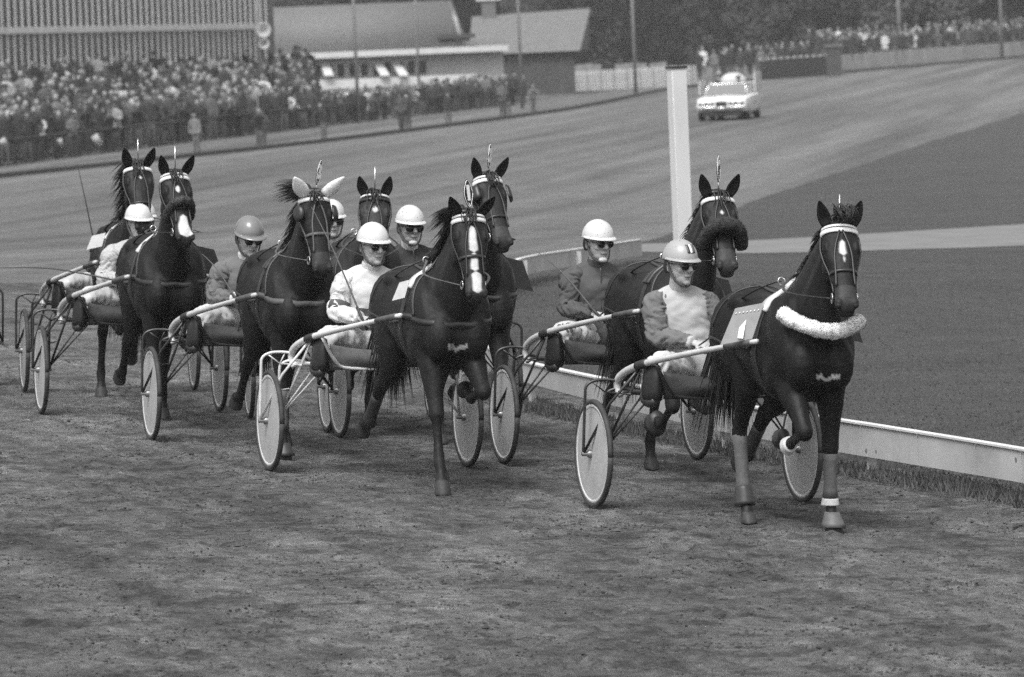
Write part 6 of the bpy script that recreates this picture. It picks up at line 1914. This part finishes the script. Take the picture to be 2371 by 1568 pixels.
# --- D: behind the blazed horse, number 2
mD = team_frame(750, 1001, 1193, 998, 12)
build_sulky(mD, 'dark sulky whose wheels show either side behind the blazed horse', seed=4)
hm = horse_frame(mD, side=.05)
D = build_horse('D', hm, 'dark horse with badge number 2 and blinkers half hidden behind the blazed horse', coat_v=.026, legs=('land', 'fold_low', 'push', 'land'), head_yaw=14, head_pitch=54, neck_fwd=.02, neck_up=.12, neck_yaw=-5, mark=None, mane='short', seed=14, ear_spread=.55)
bridle(D, brow='white_strap', brow2='white_strap', nose_t=.38, blinker='square')
head_number(D, '2', turn=62, tilt=.10, pole=.07)
harness(D, boards=(dict(board='plate_dark'), dict(board='plate_dark')), reins_to=rein_ends(hm, mD))
build_driver(mD, 'driver in speckled white helmet, white chin piece and dark top behind the white jacket', helmet='helmet_mud', vest='cloth_dark', sleeve='cloth_dark', trousers='trouser_mud', collar='cloth_white', look=10, chin='cup', lean=-.06, eyewear='goggles')

# --- E: white ear covers, number 3
mE = team_frame(342, 1022, 795, 1015, 14)
build_sulky(mE, 'dark framed sulky with pale shafts behind the horse in white ear covers', seed=5)
hm = horse_frame(mE)
E_ = build_horse('E', hm, 'black horse wearing white ear covers and badge number 3', coat_v=.017, legs=('fold', 'mid', 'late', 'push'), head_yaw=6, head_pitch=68, neck_fwd=-.02, neck_up=.02, mark=None, mane='blown', lock=.9, lock_z=.12, seed=15, ears='cloth', ear_spread=.9, ear_back=.45)
bridle(E_, brow='white_strap', brow2='leather_grey', nose_t=.33, blinker='round', strapm='leather_grey')
head_number(E_, '3', turn=58, tilt=.22, pole=.08)
harness(E_, collar='leather_grey', reins_to=rein_ends(hm, mE), rein_mat='leather_grey')
leg_wrap(E_, 'rf', .05, .95, 'wrap_grey', .012); bell_boot(E_, 'rf', 'boot_dark')
build_driver(mE, 'driver in glossy grey peaked helmet and pleated grey jacket leaning low', helmet='helmet_grey', vest='cloth_grey', sleeve='cloth_grey', trousers='trouser_white', collar='cloth_white', look=10, nod=16, forward=.10, drop=.05, peak=.05)
whip(mE, (.24, -.12, 1.12), (.02, -.36, 1.48), 'short pale whip held by the driver in the grey peaked helmet', mat_='leather_grey')

# --- F: between, behind
mF = team_frame(575, 972, 1000, 968, 8)
build_sulky(mF, 'dark sulky almost hidden behind the horses in the middle of the field', seed=6)
hm = horse_frame(mF)
Fh = build_horse('F', hm, 'brown horse with a small star seen between the ear covered horse and the blazed horse', coat_v=.034, legs=('fold', 'lift', 'late', 'push'), head_yaw=-6, head_pitch=60, neck_fwd=.04, neck_up=-.06, neck_yaw=-2,
                 mark={'face': [(.12, .18, .014, .020), (.36, .48, .012, .022)]}, mane='short', seed=16, ear_spread=.4)
bridle(Fh, brow='leather', brow2='white_strap', nose_t=.38)
head_number(Fh, None, pole=.20)
harness(Fh, reins_to=rein_ends(hm, mF))
build_driver(mF, 'driver whose white helmet peeps out behind the ear covered horse', helmet='helmet_mud', vest='cloth_light', sleeve='cloth_midgrey', trousers='trouser_white', collar='cloth_white', look=10, eyewear='goggles', lean=-.06)

# --- G: dark shadow roll, white lower face
mG = team_frame(92, 961, 512, 953, 12.5)
build_sulky(mG, 'dark sulky with pale shaft behind the white nosed horse on the left', seed=7)
hm = horse_frame(mG)
G = build_horse('G', hm, 'black horse with white nose patch and dark shadow roll on the left', coat_v=.016, legs=('fold', 'flex', 'late', 'push'), head_yaw=10, head_pitch=56, neck_fwd=.0, neck_up=.08, neck_yaw=-5,
                mark={'face': [(.13, .20, .016, .014), (.40, .60, .022, .050)]}, mane='short', seed=17, ear_spread=.5)
bridle(G, brow='white_strap', brow2='white_strap', nose_t=.34)
head_number(G, None, pole=.20)
harness(G, cloth='plate_white', boards=(dict(board='plate_dark'), None), reins_to=rein_ends(hm, mG))
shadow_roll(G, 'boot_dark', t=.31, wide=.082, rise=.045, rad=.034)
build_driver(mG, 'driver in plain white helmet and pale jacket leaning behind the white nosed horse', helmet='helmet_white', vest='cloth_light', sleeve='cloth_light', trousers='trouser_white', collar='cloth_grey', look=8, lean=.05, drop=.05, forward=.04)
whip(mG, (.24, -.12, 1.13), (-.30, -1.15, 1.22), 'thin dark whip held level by the leftmost visible driver', bend=.2)

# --- H: rearmost on the left
mH = team_frame(57, 910, 449, 905, 10)
build_sulky(mH, 'dark sulky with pale shaft at the far left behind the white nosed horse team', seed=8)
hm = horse_frame(mH)
Hh = build_horse('H', hm, 'dark horse with white browband at the back left, head behind the white nosed horse', coat_v=.018, legs=('mid', 'fold', 'push', 'late'), head_yaw=6, head_pitch=58, neck_fwd=.02, neck_up=.08, neck_yaw=-4, mark={'face': [(.12, .16, .010, .012)]}, mane='right', seed=18, ear_spread=.45)
bridle(Hh, brow='white_strap', nose_t=.38)
head_number(Hh, None, pole=.20)
harness(Hh, cloth='plate_white', boards=(None, dict(board='plate_white', drop=.14, wide=.14)), reins_to=rein_ends(hm, mH))
build_driver(mH, 'driver in dark jacket mostly hidden behind the two left horses', helmet='helmet_white', vest='cloth_dark', sleeve='cloth_dark', trousers='trouser_white', collar='cloth_dark', look=8, lean=.22, drop=.12, forward=.10)
whip(mH, (.24, -.12, 1.13), (.10, -.30, 2.05), 'tall thin whip rising over the back left sulky', bend=.1)

# --- I: team just leaving the left edge of the view
mI = team_frame(-400, 892, -14, 888, 5)
build_sulky(mI, 'dark sulky of which only one fork shows at the left frame edge', seed=9)
hm = horse_frame(mI)
Ih = build_horse('I', hm, 'dark horse of the team cut off by the left frame edge', coat_v=.02, legs=('land', 'fold_low', 'push', 'land'), head_yaw=2, head_pitch=58, mark=None, mane='short', seed=19, voxel=.02)
bridle(Ih, brow='white_strap'); harness(Ih, reins_to=rein_ends(hm, mI))
build_driver(mI, 'driver of the team cut off by the left frame edge', helmet='helmet_white', vest='cloth_dark', sleeve='cloth_dark', collar='cloth_dark', look=6)

# ================================================================== HAZE: damp grey air over the course
hz_m = bpy.data.materials.new('damp_air'); hz_m.use_nodes = True
ht = hz_m.node_tree; ht.nodes.clear()
pv = ht.nodes.new('ShaderNodeVolumePrincipled'); pv.inputs['Color'].default_value = grey(.9); pv.inputs['Density'].default_value = 0.00026; pv.inputs['Anisotropy'].default_value = .2
ho = ht.nodes.new('ShaderNodeOutputMaterial'); ht.links.new(pv.outputs[0], ho.inputs['Volume'])
mb = MB(); mb.box((0, 780, 7.0), (1300, 1720, 19.0))
tag(obj('haze', mb, hz_m), kind='stuff')
